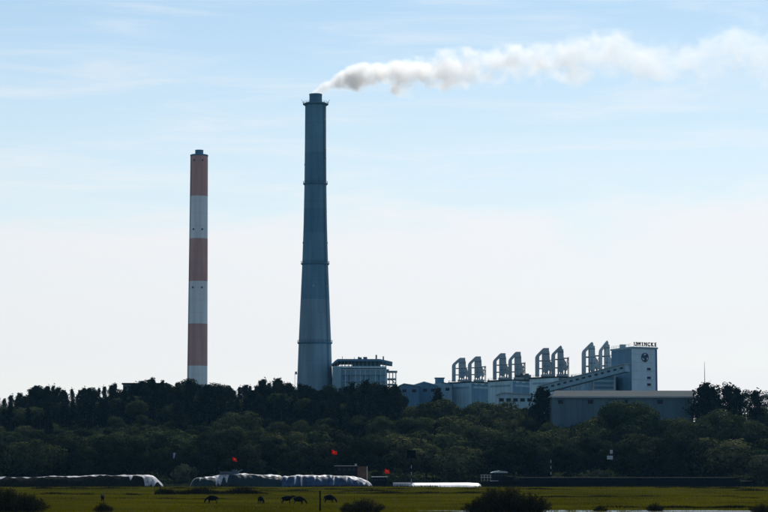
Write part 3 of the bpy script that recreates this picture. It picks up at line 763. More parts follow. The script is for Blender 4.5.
# emblem: dark disc with pale swirl cut-outs
ec = Nn + dr*.52; ez = P2(645, 357, D, tw).z
er = 2.15
def on_face(u, v, out): p = ec + dr.normalized()*u + nr*out; return (p.x, p.y, ez+v)
def face_poly(pts, o0_, o1_):
    n = len(pts); m = MB(); m.add([on_face(u, v, o0_) for u, v in pts]+[on_face(u, v, o1_) for u, v in pts],
        [tuple(range(n)), tuple(range(2*n-1, n-1, -1))]+[(i,(i+1)%n,n+(i+1)%n,n+i) for i in range(n)]); return m
em = face_poly([(er*math.cos(a*math.pi/18), er*math.sin(a*math.pi/18)) for a in range(36)], -.02, .18).build('emblem', M['emblem'], tw)
for a0 in (-55, 65, 185):
    pts = []
    for k in range(9): pts.append((1.7*math.cos(R(a0+k*6)), 1.7*math.sin(R(a0+k*6))))
    for k in range(8, -1, -1): pts.append(((1.3-.5*k/8)*math.cos(R(a0+k*6+14)), (1.3-.5*k/8)*math.sin(R(a0+k*6+14))))
    face_poly(pts, .16, .26).build('emblem_mark', M['tower_w'], em)
# sign letters on a frame
fr = MB(); sz0, sz1 = zt+.35, zt+.55
fr.obox(Nn+dr*.1+Vector((0,0,zt+.45))-Vector((0,0,Nn.z))+nr*.1, Nn+dr*.97+Vector((0,0,zt+.45))-Vector((0,0,Nn.z))+nr*.1, .25, .2)
fr.obox(Nn+dr*.1+Vector((0,0,zt+1.9))-Vector((0,0,Nn.z))-nr*.3, Nn+dr*.99+Vector((0,0,zt+1.9))-Vector((0,0,Nn.z))-nr*.3, .15, .12)
for k in range(8):
    b0 = Nn+dr*(.1+.86*k/7); fr.obox((b0.x-nr.x*.3,b0.y-nr.y*.3,zt-.1),(b0.x-nr.x*.3,b0.y-nr.y*.3,zt+2.3),.12,.12,Vector((1,.1,0)))
sg = fr.build('sign_frame', M['dsteel'], tw)
tx = 'UWINCKE'
for k, chx in enumerate(tx):
    cu = bpy.data.curves.new('letter', 'FONT'); cu.body = chx; cu.size = 2.3; cu.extrude = .12; cu.align_x = 'CENTER'; cu.offset = .06
    to = bpy.data.objects.new('t', cu); col.objects.link(to); bpy.context.view_layer.update()
    me = bpy.data.meshes.new_from_object(to.evaluated_get(bpy.context.evaluated_depsgraph_get())); bpy.data.objects.remove(to)
    me.materials.clear(); me.materials.append(M['black'])
    lo = bpy.data.objects.new('letter', me); col.objects.link(lo); lo.parent = sg
    b0 = Nn+dr*(.15+.78*k/6)+nr*.25; lo.location = (b0.x, b0.y, zt+.55)
    lo.rotation_euler = (R(90), 0, math.atan2(dr.y, dr.x))
rl = MB()
for p, q in ((L, Nn),):
    for hz in (.7, 1.3): rl.obox((p.x,p.y,zt+hz),(q.x,q.y,zt+hz),.09,.09)
    for k in range(8):
        c = p+(q-p)*k/8; rl.obox((c.x,c.y,zt),(c.x,c.y,zt+1.3),.09,.09,Vector((1,.1,0)))
rl.build('roof_rail', M['steel'], tw)
b0 = L+(Nn-L)*.45+Vector((1.5,3,0)); MB().box(b0.x-1.2,b0.x+1.4,b0.y,b0.y+3,zt,zt+1.9).build('lift_housing', M['steel'], tw)

# annexe left of the tower, under the conveyor
D = 990; c0 = at(606, 400, D); an = thing('annexe', 'slate blue annexe tucked between conveyor and emblem tower', 'building', (c0.x, D, ground(c0.x, D)))
a, b = P2(592, 377, D, an), P2(616, 377, D, an)
MB().box(a.x, b.x, 0, 18, -.5, a.z).build('wall', M['clad_d'], an)
MB().box(a.x-.4, b.x+.4, -.4, 18.4, a.z, a.z+.5).build('roof_slab', M['clad_m'], an)
for py in (381, 385.5, 390):
    z = P2(600, py, D, an).z; MB().box(a.x+1, b.x-1, -.15, .05, z-.5, z+.5).build('window_strip', M['clad_m'], an)
# conveyor gallery, climbing from the lower left to the tower
D0, D1 = 1000, 972
cA, cB = at(540, 390.5, D0), at(627, 368.2, D1); gx = ground(cA.x, D0)
cg = thing('conveyor_gallery', 'long enclosed conveyor sloping up to the emblem tower', 'conveyor', (cA.x, D0, gx))
oA, oB = cA-cg.location, cB-cg.location
MB().obox(oA, oB, 4.2, 3.4).build('gallery', M['clad_m'], cg)
MB().obox(oA+Vector((0,0,1.95)), oB+Vector((0,0,1.95)), 5.0, .35).build('roof', M['roofm'], cg)
sd = (oB-oA).normalized(); sn = Vector((sd.y, -sd.x, 0)).normalized()
for k in range(14):
    p = oA+(oB-oA)*((k+.25)/14)+sn*2.15; q = oA+(oB-oA)*((k+.72)/14)+sn*2.15
    MB().obox(p+Vector((0,0,.3)), q+Vector((0,0,.3)), .12, .8).build('window', M['glass'], cg)
for u in (.1, .36, .62, .86):
    p = oA+(oB-oA)*u; t = MB(); zb_ = ground(p.x+cg.location.x, p.y+cg.location.y)-cg.location.z-.5
    for s in (-1.7, 1.7): t.obox((p.x-.6, p.y+s, zb_), (p.x, p.y+s*.8, p.z-1.7), .5, .5, Vector((1,.1,0)))
    t.obox((p.x-.4,p.y-1.7,zb_+(p.z-zb_)*.5),(p.x-.4,p.y+1.7,zb_+(p.z-zb_)*.5),.3,.3); t.build('trestle', M['steel'], cg)

# warehouse
D = 935; ox = X(626, D); gz = ground(ox, D)
wh = thing('warehouse', 'long grey warehouse with pale low pitched roof among the trees', 'building', (ox, D, gz))
a, b = P2(553.5, 397.4, D, wh), P2(692, 397.4, D, wh); zr = P2(600, 391.4, D+10, wh).z; ze = a.z
MB().box(a.x, b.x, 0, 22, -5, ze-.05).build('wall', M['ware'], wh)
v = [(a.x-.8,-.9,ze),(b.x+.8,-.9,ze),(b.x+.8,22.9,ze),(a.x-.8,22.9,ze),(a.x+1.5,11,zr),(b.x+3.5,11,zr)]
v2 = [(p[0],p[1],p[2]+.35) for p in v]
rf = MB(); rf.add(v, [(0,1,5,4),(1,2,5),(2,3,4,5),(3,0,4)]); rf.add(v2, [(0,1,5,4),(1,2,5),(2,3,4,5),(3,0,4)])
rf.add([v[0],v[1],v2[1],v2[0]],[(0,1,2,3)]); rf.add([v[1],v[2],v2[2],v2[1]],[(0,1,2,3)]); rf.add([v[3],v[0],v2[0],v2[3]],[(0,1,2,3)])
ro = rf.build('roof', M['wareroof'], wh)
MB().box(a.x-.9,b.x+.9,-1.05,-.85,ze-.25,ze+.42).build('gutter', M['roofm'], ro)
n = 24
for k in range(n):
    x0 = a.x+(b.x-a.x)*k/n; x1 = a.x+(b.x-a.x)*(k+1)/n
    MB().box(x0+.06, x1-.06, -.12, .02, -4, ze-.5).build('cladding_panel', M['ware'], wh)
for px in (560.5, 590.5, 625, 660):
    p = P2(px, 402.3, D, wh); wn = MB().box(p.x-1.1,p.x+1.1,-.2,.02,p.z-.7,p.z+.7).build('window', M['glass'], wh)
    MB().box(p.x-1.4,p.x+1.4,-.5,-.15,p.z+.75,p.z+1.0).build('hood', M['wareroof'], wn)

# mast
D = 985; p = at(705, 400, D); gz = ground(p.x, D); ht = Zp(362, D)-gz
ms = thing('antenna_mast', 'thin bare mast rising above the trees right of the warehouse', 'mast', (p.x, D, gz))
MB().lathe([(.30,-.5),(.22,ht*.5),(.12,ht*.85),(.06,ht)],10).build('pole', M['dsteel'], ms, True)
MB().lathe([(.6,-.3),(.6,.3)],10).build('footing', M['conc_a'], ms)

# ------------------------------------------------------------------ boats and barges
def pile_z(x, x0, x1, t, prof, ph, folds):
    u = (x-x0)/(x1-x0); h = prof(u)
    e = min(1, u/.07, (1-u)/.07); end = math.sin(max(0, e)*math.pi/2)**.7
    shape = max(0, 1-abs(t)**2.2)
    r = .05*math.sin(x*1.13+ph[0]+t*2)+.035*math.sin(x*2.37+ph[1]-t*3)+.02*math.sin(x*4.7+ph[2]+t*5)+.16*math.sin(x*.41+ph[3]+t)+.13*math.sin(x*.19+ph[5])
    fold = abs(math.sin(x*.21+ph[4]+1.1*math.sin(x*.17+ph[6])+t*3.4))**9*.26 + abs(math.sin(x*.33+ph[7]-t*2.6+.9*math.sin(x*.11)))**12*.18
    return h*shape*end + folds*(r+fold)*min(1, shape*3+.1)*end, end
def pile_mesh(x0, x1, yc, wd, zb, prof, seed, folds=1.0, hem=None, lift=0.0):
    """surface draped over a heap; hem(u) = how far down the near side it reaches (t from -1 near edge to +1)"""
    rs = np.random.default_rng(seed); nu, nv = int((x1-x0)/.30), 44
    ph = rs.random(12)*6.28
    V = np.zeros(((nu+1)*(nv+1), 3)); k = 0
    for i in range(nu+1):
        x = x0+(x1-x0)*i/nu; lo = -1 if hem is None else hem(i/nu, x)
        for j in range(nv+1):
            t = lo+(1-lo)*j/nv
            z, end = pile_z(x, x0, x1, t, prof, ph, folds)
            fa = min(1, folds); V[k] = (x+.15*fa*math.sin(t*6+x), yc+t*(wd/2+lift)*(.55+.45*end)+.12*fa*math.sin(x*3+t*4), zb+z+lift); k += 1
    I = np.arange(nu*nv); a, b = I//nv, I%nv
    return V, np.stack([a*(nv+1)+b, (a+1)*(nv+1)+b, (a+1)*(nv+1)+b+1, a*(nv+1)+b+1],1)
def hull(parent, x0, x1, yc, wd, z0, z1, m='hull', rake=4):
    h = MB()
    sec = [(x0, .3), (x0+rake, 1), (x1-rake, 1), (x1, .3)]
    v = []
    for i, (x, s) in enumerate(sec):
        xb = x + (rake*.5 if i == 0 else -rake*.5 if i == 3 else 0)
        v += [(xb, yc-wd/2*s*.92, z0), (xb, yc+wd/2*s*.92, z0), (x, yc+wd/2*s, z1), (x, yc-wd/2*s, z1)]
    f = [(0,1,2,3), (12,15,14,13)]
    for i in range(3):
        for k in range(4): f.append((i*4+k, (i+1)*4+k, (i+1)*4+(k+1)%4, i*4+(k+1)%4))
    h.add(v, f); ho = h.build('hull', M[m], parent, bevel=.06)
    rl_ = MB()
    for s in (-1, 1): rl_.box(x0+rake, x1-rake, yc+s*wd/2-.12, yc+s*wd/2+.12, z1, z1+.25)
    rl_.build('gunwale', M['deck'], ho)
    return ho
def barge(label, px0, px1, d, tarps, hz=-.55, wd=9):
    xa, xb = X(px0, d, 485), X(px1, d, 485); xm = (xa+xb)/2
    o = thing('cargo_barge', label, 'barge', (xm, d, -2.6))
    hull(o, xa-xm-1.5, xb-xm+1.5, 0, wd, 0, hz+2.6)
    for (t0, t1, prof, m, seed, wdt, fol, lab, sheet) in tarps:
        xa_, xb_ = X(t0, d, 485)-xm, X(t1, d, 485)-xm
        V, f = pile_mesh(xa_, xb_, 0, wdt, hz+2.6-.05, prof, seed, fol)
        t = link_mesh('cargo_heap' if m == 'heap' else 'tarpaulin', np_mesh('tarpaulin', V, f, M[m], True), o); t['label'] = lab
        if sheet:
            V, f = pile_mesh(xa_, xb_, 0, wdt, hz+2.6-.05, prof, seed, fol, sheet[1], .06)
            t = link_mesh('cover_sheet', np_mesh('cover_sheet', V, f, M[sheet[0]], True), o); t['label'] = sheet[2]
            t.modifiers.new('thick', 'SOLIDIFY').thickness = .03
    for e in (xa-xm+2, xb-xm-2):
        for s in (-1, 1): MB().lathe([(.18,hz+2.6),(.18,hz+3.1),(.28,hz+3.12),(.28,hz+3.25)],8,e,s*3).build('bollard', M['deck'], o)
    return o
pf = lambda pts: (lambda u: float(np.interp(u, [p[0] for p in pts], [p[1] for p in pts])))
def rnd_hem(seed, base, amp, nstreak, u0, u1, extra):
    rs = np.random.default_rng(seed); us = np.linspace(0, 1, 46); hs = base + amp*(rs.random(46)-.5)
    st = [(u0+(u1-u0)*rs.random(), .006+.014*rs.random(), .25+.45*rs.random(), (rs.random()-.5)*2) for _ in range(nstreak)]
    def f(u, x):
        b = float(np.interp(u, us, hs))
        for c, w_, dpt, _ in st: b -= dpt*math.exp(-((u-c)/w_)**2)
        return max(-.97, b - extra(u))
    return f
hem_w = rnd_hem(21, -.22, .30, 5, .83, .98, lambda u: .45*max(0, (u-.86)/.14)+.45*max(0, 1-u/.2))
hem_g = rnd_hem(22, -.30, .30, 5, .03, .45, lambda u: .2*max(0, 1-u/.1))
hem_b = rnd_hem(23, -.30, .36, 7, .0, .75, lambda u: .7*max(0, (u-.72)/.28)+.6*max(0, 1-u/.06))
barge('long barge at the left heaped with cargo under a whitish cover', -30, 165, 722,
      [(-28, 164, pf([(0,3.2),(.15,3.6),(.3,3.5),(.5,3.9),(.7,4.3),(.9,4.2),(1,3.4)]), 'heap', 3, 8.4, .7, 'dark heaped cargo', ('tarp_w', hem_w, 'crumpled whitish cover along the crest'))])
barge('barge in the middle with a grey green and a blue tarpaulin over its load', 188, 374, 722,
      [(190, 286, pf([(0,3.2),(.2,3.9),(.45,4.7),(.7,4.5),(1,3.8)]), 'tarp_g', 5, 8.2, .8, 'dark grey green tarpaulin', ('tarp_w', hem_g, 'pale creased sheet along the crest')),
       (278, 373, pf([(0,4.3),(.12,4.0),(.35,4.4),(.6,4.2),(.85,3.2),(1,2.0)]), 'tarp_b', 8, 8.4, .9, 'blue tarpaulin', ('tarp_w', hem_b, 'silvery sheet with deep folds'))])
wb = barge('low barge under a flat bright white sheet, right of the black board', 396, 484, 724,
      [(409, 483, pf([(0,2.0),(.1,2.1),(.8,2.2),(1,1.9)]), 'tarp_p', 11, 8.2, .06, 'flat bright white sheet', None)], hz=-.9)
# grey hatch cover behind the sheet
xa, xb = X(393, 728, 482)-wb.location.x, X(438, 728, 482)-wb.location.x
MB().box(xa, xb, 2.6, 5.6, 1.6, 3.75).build('hatch_cover', M['cabin'], wb, bevel=.08)
for k in range(6): MB().box(xa+.5+k*.9, xa+.62+k*.9, 2.2, 2.4, 1.6, 3.4).build('rail_post', M['dsteel'], wb)

# houseboat cabin behind the blue tarpaulin
D = 744; c0 = at(350, 480, D)
hb = thing('houseboat', 'dark flat roofed houseboat with a brown end wall behind the blue tarpaulin', 'boat', (c0.x, D, -2.5))
hull(hb, -8.5, 8.5, 0, 5, 0, 1.6)
a, b = P2(336, 475, D, hb), P2(357.5, 475, D, hb); c = P2(367.5, 475, D, hb); zt_ = P2(350, 466.2, D, hb).z
MB().box(a.x, b.x, -2, 2, 1.5, zt_).build('cabin', M['deck'], hb)
MB().box(b.x, c.x, -1.9, 1.9, 1.5, zt_-.1).build('end_cabin', M['wood'], hb)
rf_ = MB().box(a.x-.6, c.x+.6, -2.5, 2.5, zt_, zt_+.22).build('roof', M['deck'], hb)
MB().box(a.x-.5, b.x, -2.62, -2.5, zt_+.02, zt_+.16).build('roof_edge', M['cabin'], rf_)
MB().lathe([(.35,zt_+.2),(.35,zt_+.8)],10,b.x-.6,0).build('water_tank', M['cabin'], rf_)
for k in range(4): MB().box(a.x+.8+k*1.7, a.x+1.7+k*1.7, -2.06, -1.98, zt_-1.6, zt_-.7).build('window', M['glass'], hb)
MB().box(c.x-.25, c.x, -2.0, -1.86, 1.5, zt_-.1).build('corner_post', M['cabin'], hb)

# small dark workboat
D = 731; c0 = at(384, 485, D)
wbt = thing('workboat', 'small dark boat with thin pale canopy edge beside the blue tarpaulin', 'boat', (c0.x, D, -2.5))
hull(wbt, -5.2, 4.6, 0, 3.2, 0, 2.0, rake=2)
a, b = P2(372.5, 477, D, wbt), P2(387, 477, D, wbt)
MB().box(a.x+.3, b.x-.2, -1.1, 1.1, 1.9, a.z-.05).build('wheelhouse', M['hull'], wbt)
MB().box(a.x-.4, b.x+.2, -1.5, 1.5, a.z-.05, a.z+.12).build('canopy', M['cabin'], wbt)
for k in range(5): MB().box(a.x+.6+k*.8, a.x+1.1+k*.8, -1.16, -1.08, a.z-1.3, a.z-.7).build('window', M['glass'], wbt)
MB().tube([(3.2,0,2),(3.4,0,3.6)],[.1,.08],6).build('bitt', M['deck'], wbt)

# long dark cargo ship at right, wheelhouse at its left end
D = 738; xa, xb = X(483, D, 485), X(752, D, 485); xm = (xa+xb)/2
cs = thing('cargo_ship', 'long black river cargo ship with cabin at its left end', 'ship', (xm, D, -3.2))
zd = Zp(477.6, D)+3.2
hull(cs, xa-xm, xb-xm, 0, 11, 0, zd-1.2, rake=5)
MB().box(X(518,D,485)-xm, xb-xm-6, -4.7, 4.7, zd-1.25, zd).build('hold_coaming', M['hull'], cs)
for k in range(14):
    x0 = X(518,D,485)-xm+1+k*5.2
    MB().box(x0, x0+.25, -4.85, -4.68, zd-1.2, zd-.1).build('coaming_rib', M['deck'], cs)
q = lambda px, py: P2(px, py, D, cs)
a, b = q(492, 480), q(506, 473)
MB().box(a.x, b.x, -3.2, 3, zd-1.2, b.z).build('wheelhouse', M['deck'], cs)
wr = MB(); 
A = [(a.x-.5,b.z),(b.x+.5,b.z),(b.x+.2,b.z+.5),(a.x+2.6,b.z+.75),(a.x+.3,b.z+.4)]
wr.prism_y(A, -3.6, 3.4).build('wheelhouse_roof', M['steel'], cs)
for k in range(4): MB().box(a.x+.4+k*1.2, a.x+1.2+k*1.2, -3.27, -3.18, b.z-1.2, b.z-.45).build('window', M['glass'], cs)
rl = MB()
for px in (481, 484, 487, 490): p = q(px, 480); rl.obox((p.x,-3,zd-1.2),(p.x,-3,zd+.9),.09,.09,Vector((1,.1,0)))
for z in (zd+.85, zd+.1): rl.obox((q(480,480).x,-3,z),(q(491,480).x,-3,z),.12,.12)
rl.build('stern_rail', M['cabin'], cs)
p = q(509, 478); MB().box(p.x-1, p.x+1.5, -2, 2, zd-1.2, zd+.3).build('locker', M['deck'], cs)
p = q(500, 480); MB().box(p.x-3.4, p.x+3.4, -3.9, -3.3, zd-1.25, zd-1.05).build('deck_edge', M['cabin'], cs)
MB().tube([(q(497,470).x,0,b.z+.5),(q(497,470).x,0,b.z+3)],[.08,.04],6).build('signal_mast', M['deck'], cs)

# ------------------------------------------------------------------ flags, boards, signs
def flag(label, px, py, d, base, wf=1.9, hf=1.35, ang=0):
    p = at(px, py, d)
    o = thing('flag', label, 'flag', (p.x-wf*.5, d, base))
    zc = p.z-base
    MB().tube([(0,0,0),(0,0,zc+hf*.75)],[.05,.035],6).build('pole', M['post'], o)
    nu, nv = 14, 8; V = []
    for i in range(nu+1):
        for j in range(nv+1):
            u, v = i/nu, j/nv
            V.append((u*wf*.92, .26*math.sin(u*8+v*1.5+ang)*u, zc+(v-.5)*hf*(1-.25*u)-.42*u*u+.07*math.sin(u*6+ang)))
    f = [(i*(nv+1)+j,(i+1)*(nv+1)+j,(i+1)*(nv+1)+j+1,i*(nv+1)+j+1) for i in range(nu) for j in range(nv)]
    cl = MB(); cl.add(V, f); c = cl.build('cloth', M['flag'], o, True)
    c.modifiers.new('thick','SOLIDIFY').thickness = .012
    st = MB(); pts = []
    for k in range(10):
        r = (.25 if k%2 == 0 else .10)*hf; a = R(90+36*k); pts.append((wf*.45+r*math.cos(a), zc-.04+r*math.sin(a)))
    st.prism_y(pts, -.22, -.19).build('star', M['star'], c)
    return o
flag('small red flag with yellow star above the grey green tarpaulin', 235, 459.3, 716, -.8, 1.5, 1.3)
flag('small red flag with yellow star above the houseboat', 334.6, 452.2, 757, -2.3, 2.0, 1.6, 1)
flag('red flag on a short pole beside the black board', 387.2, 471.2, 728, -.6, 1.7, 1.5, 2)
# tent-like dark cover on the middle barge under the first flag
D = 722; p = at(232, 470, D); o = thing('deck_machine', 'dark low machine on top of the grey green tarpaulin under the red flag', 'machine', at(230,472.3,D)-Vector((0,0,.55)))
MB().box(-3.4,3.0,-.6,.6,0,.75).build('bed', M['dsteel'], o); MB().box(.6,2.4,-.5,.5,.75,1.35).build('hood', M['dsteel'], o); MB().tube([(2.6,0,.7),(4.2,0,1.4)],[.08,.06],6).build('arm', M['steel'], o)
# black square board
D = 706; bp = at(411.3, 488, D); o = thing('board_sign', 'black square board on a thin banded pole at the water edge', 'sign', (bp.x, D, ground(bp.x, D)))
a, b = P2(406.8, 458.6, D, o), P2(415.6, 450.3, D, o)
MB().box(a.x, b.x, -.2, -.1, a.z, b.z).build('board', M['black'], o, bevel=.02)
zt_ = b.z-.4; n = 12
for k in range(n): MB().lathe([(.09,zt_*k/n),(.09,zt_*(k+1)/n)],8).build('pole_band', M['sign_w'] if k%2 and k < 8 else M['post'], o, True)
# banded pole
D = 779; bp = at(551, 480, D); gz = ground(bp.x, D); o = thing('marker_pole', 'slim pole with pale bands on the far bank above the black ship', 'pole', (bp.x, D, gz)); zt_ = Zp(460, D)-gz
for k in range(10): MB().lathe([(.13,zt_*k/10),(.13,zt_*(k+1)/10)],8).build('pole_band', M['sign_w'] if k%2 else M['post'], o, True)
# two white signs on one post
D = 779; bp = at(611, 480, D); gz = ground(bp.x, D); o = thing('bank_sign', 'two small white signs on one post on the far bank', 'sign', (bp.x, D, gz)); q = lambda px, py: P2(px, py, D, o)
MB().lathe([(.1,-.3),(.1,q(611,449).z)],8).build('post', M['post'], o)
for (x0, x1, y0, y1) in ((610,612.6,450,453.8),(607,612.8,455.8,459.6)):
    a, b = q(x0, y1), q(x1, y0); bd = MB().box(a.x,b.x,-.16,-.1,a.z,b.z).build('board', M['sign_w'], o, bevel=.02)
    m_ = (a.x+b.x)/2; MB().box(m_-.12,m_+.12,-.19,-.15,a.z+.3,b.z-.3).build('board_mark', M['steel'], bd)
# blue banner
D = 778; bp = at(173.6, 480, D); gz = ground(bp.x, D); o = thing('banner_pole', 'small pale blue cloth hanging on a thin pole left of the green covered barge', 'banner', (bp.x, D, gz)); q = lambda px, py: P2(px, py, D, o)
MB().lathe([(.05,-.3),(.04,q(173,452).z)],8).build('pole', M['post'], o)
a, b = q(173.2,458.6), q(175.4,453); cl = MB(); V = []
for i in range(7):
    for j in range(5): V.append((a.x+(b.x-a.x)*i/6*(1-.12*(4-j)), .1*math.sin(i*1.8+j), a.z+(b.z-a.z)*j/4))
cl.add(V, [(i*5+j,(i+1)*5+j,(i+1)*5+j+1,i*5+j+1) for i in range(6) for j in range(4)])
c = cl.build('cloth', M['banner'], o, True); c.modifiers.new('thick','SOLIDIFY').thickness = .012
# clearing fence post in the foreground
D = 352; bp = at(320, 515, D); o = thing('field_post', 'dark upright post standing in the grass among the cattle', 'post', (bp.x, D, -.3)); q = lambda py: P2(320, py, D, o).z
MB().tube([(0,0,0),(.02,0,q(500)),(-.02,0,q(491.2))],[.15,.14,.13],8).build('shaft', M['post'], o)
MB().lathe([(.17,q(491.2)-.05),(.17,q(491.2)+.06)],8).build('cap', M['post'], o)

# ------------------------------------------------------------------ cattle
def cow_mesh(graze=True):
    P = {}; E = []
    def add(n, co, r, par=None):
        P[n] = (Vector(co), r, len(P)); 
        if par: E.append((P[par][2], P[n][2]))
    add('pelvis', (-.62,0,1.04), (.36,.42)); add('loin', (-.30,0,1.0), (.38,.47), 'pelvis'); add('belly', (.05,0,.97), (.41,.51), 'loin')
    add('chest', (.42,0,1.0), (.38,.50), 'belly'); add('shoulder', (.66,0,1.06), (.30,.42), 'chest')
    if graze:
        add('neck', (.98,0,.92), (.14,.20), 'shoulder'); add('poll', (1.26,.02,.62), (.12,.15), 'neck'); add('face', (1.38,.02,.38), (.11,.12), 'poll'); add('muzzle', (1.45,.02,.18), (.085,.09), 'face')
    else:
        add('neck', (.98,0,1.26), (.14,.20), 'shoulder'); add('poll', (1.24,.02,1.42), (.13,.14), 'neck'); add('face', (1.46,.02,1.32), (.11,.11), 'poll'); add('muzzle', (1.66,.02,1.22), (.085,.085), 'face')
    for s, n in ((-1,'r'),(1,'l')):
        add('fh'+n, (.58,.15*s,.78), (.13,.13), 'shoulder'); add('fk'+n, (.60+.04*s,.16*s,.42), (.075,.075), 'fh'+n); add('ff'+n, (.57+.06*s,.16*s,.10), (.055,.055), 'fk'+n); add('ft'+n, (.61+.06*s,.16*s,.0), (.07,.06), 'ff'+n)
        add('hh'+n, (-.60,.16*s,.78), (.17,.15), 'pelvis'); add('hk'+n, (-.50-.03*s,.17*s,.60), (.11,.10), 'hh'+n); add('hc'+n, (-.76-.05*s,.17*s,.42), (.065,.065), 'hk'+n); add('hf'+n, (-.73-.06*s,.17*s,.10), (.052,.052), 'hc'+n); add('ht'+n, (-.69-.06*s,.17*s,.0), (.07,.06), 'hf'+n)
    add('tail0', (-.90,0,1.12), (.05,.05), 'pelvis'); add('tail1', (-.98,0,.75), (.03,.03), 'tail0'); add('tail2', (-.97,.02,.45), (.05,.05), 'tail1')
    pt, fc = P['poll'], P['face']
    for s in (-1, 1):
        add('ear%d'%s, pt[0]+Vector((.0,.20*s,.03)), (.05,.03), 'poll')
    me = bpy.data.meshes.new('cow'); me.from_pydata([p[0] for p in P.values()], E, [])
    o = bpy.data.objects.new('c', me); col.objects.link(o)
    sk = o.modifiers.new('s', 'SKIN'); sk.use_smooth_shade = True
    for i, p in enumerate(P.values()):
        me.skin_vertices[0].data[i].radius = p[1]; me.skin_vertices[0].data[i].use_root = (i == 0)
    o.modifiers.new('u', 'SUBSURF').levels = 2
    bpy.context.view_layer.update()
    out = bpy.data.meshes.new_from_object(o.evaluated_get(bpy.context.evaluated_depsgraph_get())); bpy.data.objects.remove(o)
    out.name = 'body'
    h = MB(); b0 = P['poll'][0]
    for s in (-1, 1): h.tube([b0+Vector((-.02,.09*s,.10)), b0+Vector((-.02,.22*s,.17)), b0+Vector((.02,.26*s,.30))],[.035,.025,.008],6)
    return out, h
CG, CS = cow_mesh(True), cow_mesh(False)
def cow(label, px, py, mesh, m, rz, s=1.0):
    d = F*CAM_Z/(py-462); x = X(px, d, py)
    o = thing('cow', label, 'cow', (x, d, ground(x, d)+.02), R(rz), 'cattle grazing in the field'); o.scale = (s,)*3
    me = mesh[0].copy(); me.materials.clear(); me.materials.append(M[m]); link_mesh('body', me, o)
    mesh[1].build('horns', M['horn'], o, True)
    return o
cow('black cow grazing with its head to the left, leftmost of the black cattle', 212.5, 503.5, CG, 'cow', 172, 1.15)
cow('black cow seen almost end on, alone behind the rough strip', 260.5, 503.6, CG, 'cow', -62, 1.1)
cow('dark cow on the left of the close pair, tail outward', 286.5, 503.6, CS, 'cow', 12, 1.12)
cow('dark cow grazing to the right in front of its neighbour', 298.5, 504.6, CG, 'cow', -12, 1.15)
cow('black cow just right of the post', 329, 503.0, CG, 'cow', -28, 1.22)
cow('dark brown cow seen from behind, alone at the far left of the field', 102.5, 502.0, CS, 'cow_b', 100, 1.1)

# ------------------------------------------------------------------ foreground bushes
for (px, d, h, k, sx, lab) in ((8,349,4.2,0,1.0,'dark twiggy bush in the bottom left corner'),(28,346,3.4,1,1.0,'dark low bush just right of the corner bush at bottom left'),(-10,352,4.6,0,1.0,'dark bush cut by the left picture edge'),
        (104,346,1.9,1,.8,'small dark weed clump below the brown cow'),(366,345,2.6,1,1.2,'low dark bush at the bottom edge right of the post'),(348,347,1.9,0,.7,'small dark clump beside the low bush right of the post'),
        (492,351,4.2,0,.75,'left half of the big dark bush in front of the ship cabin'),(508,349,4.5,0,.8,'tallest dark bush in front of the ship cabin'),(530,347,3.4,1,.95,'low spreading bush right of the big dark bush'),
        (476,346,2.4,1,1.0,'low bush at the left foot of the big dark bush'),(600,352,1.3,1,.9,'tiny dark clump standing in the pool'),(655,355,1.7,1,.9,'small dark clump at the right of the pool'),(760,350,1.6,1,1.3,'low dark clump at the bottom right corner')):
    tree('bush', k, px, d, h, lab, 'bush', None, 'bush', sx=sx, base=-.15)

# ------------------------------------------------------------------ smoke
sx0, sy, sz = X(309, DC, 94), DC, 0.0
P_ = [(312,95,4.5),(318,92,6),(330,85.5,9),(350,79,14),(380,76,19),(410,73,25),(440,71,24),(480,67,24),(520,63,26),(560,60,30),(600,57,32),(640,59,31),(680,62,30),(715,58,36),(745,52,42),(790,56,44),(840,54,46)]
pp = [(at(a, b, DC).x, at(a, b, DC).z, c*s_) for a, b, c in P_]
x_lo, x_hi = pp[0][0], pp[-1][0]; Lx = x_hi-x_lo
zmin, zmax = min(p[1] for p in pp), max(p[1] for p in pp)
rmax = max(p[2] for p in pp)
V, Fq = [], []; ns, nk = 90, 28
XI, ZI, RI = [p[0] for p in pp], [p[1] for p in pp], [p[2] for p in pp]
rs = np.random.default_rng(4)
for i in range(ns+1):
    x = x_lo + Lx*i/ns; zc = np.interp(x, XI, ZI); r = np.interp(x, XI, RI)
    for k in range(nk):
        a = 2*math.pi*k/nk
        q = r*1.12*(1+.07*math.sin(x*.16+2*a)+.05*math.sin(x*.33-3*a+1))
        V.append((x-sx0, q*math.cos(a), zc+q*math.sin(a)))
Fq = [(i*nk+k, i*nk+(k+1)%nk, (i+1)*nk+(k+1)%nk, (i+1)*nk+k) for i in range(ns) for k in range(nk)]
Fq += [tuple(range(nk-1,-1,-1)), tuple(ns*nk+k for k in range(nk))]
sm_m = bpy.data.materials.new('smoke'); sm_m.use_nodes = True; t = sm_m.node_tree; t.nodes.clear()
tcn = N(t, 'ShaderNodeTexCoord'); sp = N(t, 'ShaderNodeSeparateXYZ'); t.links.new(tcn.outputs['Object'], sp.inputs[0])
ux = mth(t, 'DIVIDE', mth(t, 'SUBTRACT', sp.outputs[0], x_lo-sx0), Lx, clamp=True)
def fcurve(pts):
    n = N(t, 'ShaderNodeFloatCurve'); c = n.mapping.curves[0]
    n.mapping.use_clip = False
    while len(c.points) > 2: c.points.remove(c.points[1])
    c.points[0].location = pts[0]; c.points[1].location = pts[-1]
    for p in pts[1:-1]: c.points.new(*p)
    n.mapping.update(); t.links.new(ux, n.inputs['Value']); return n.outputs[0]
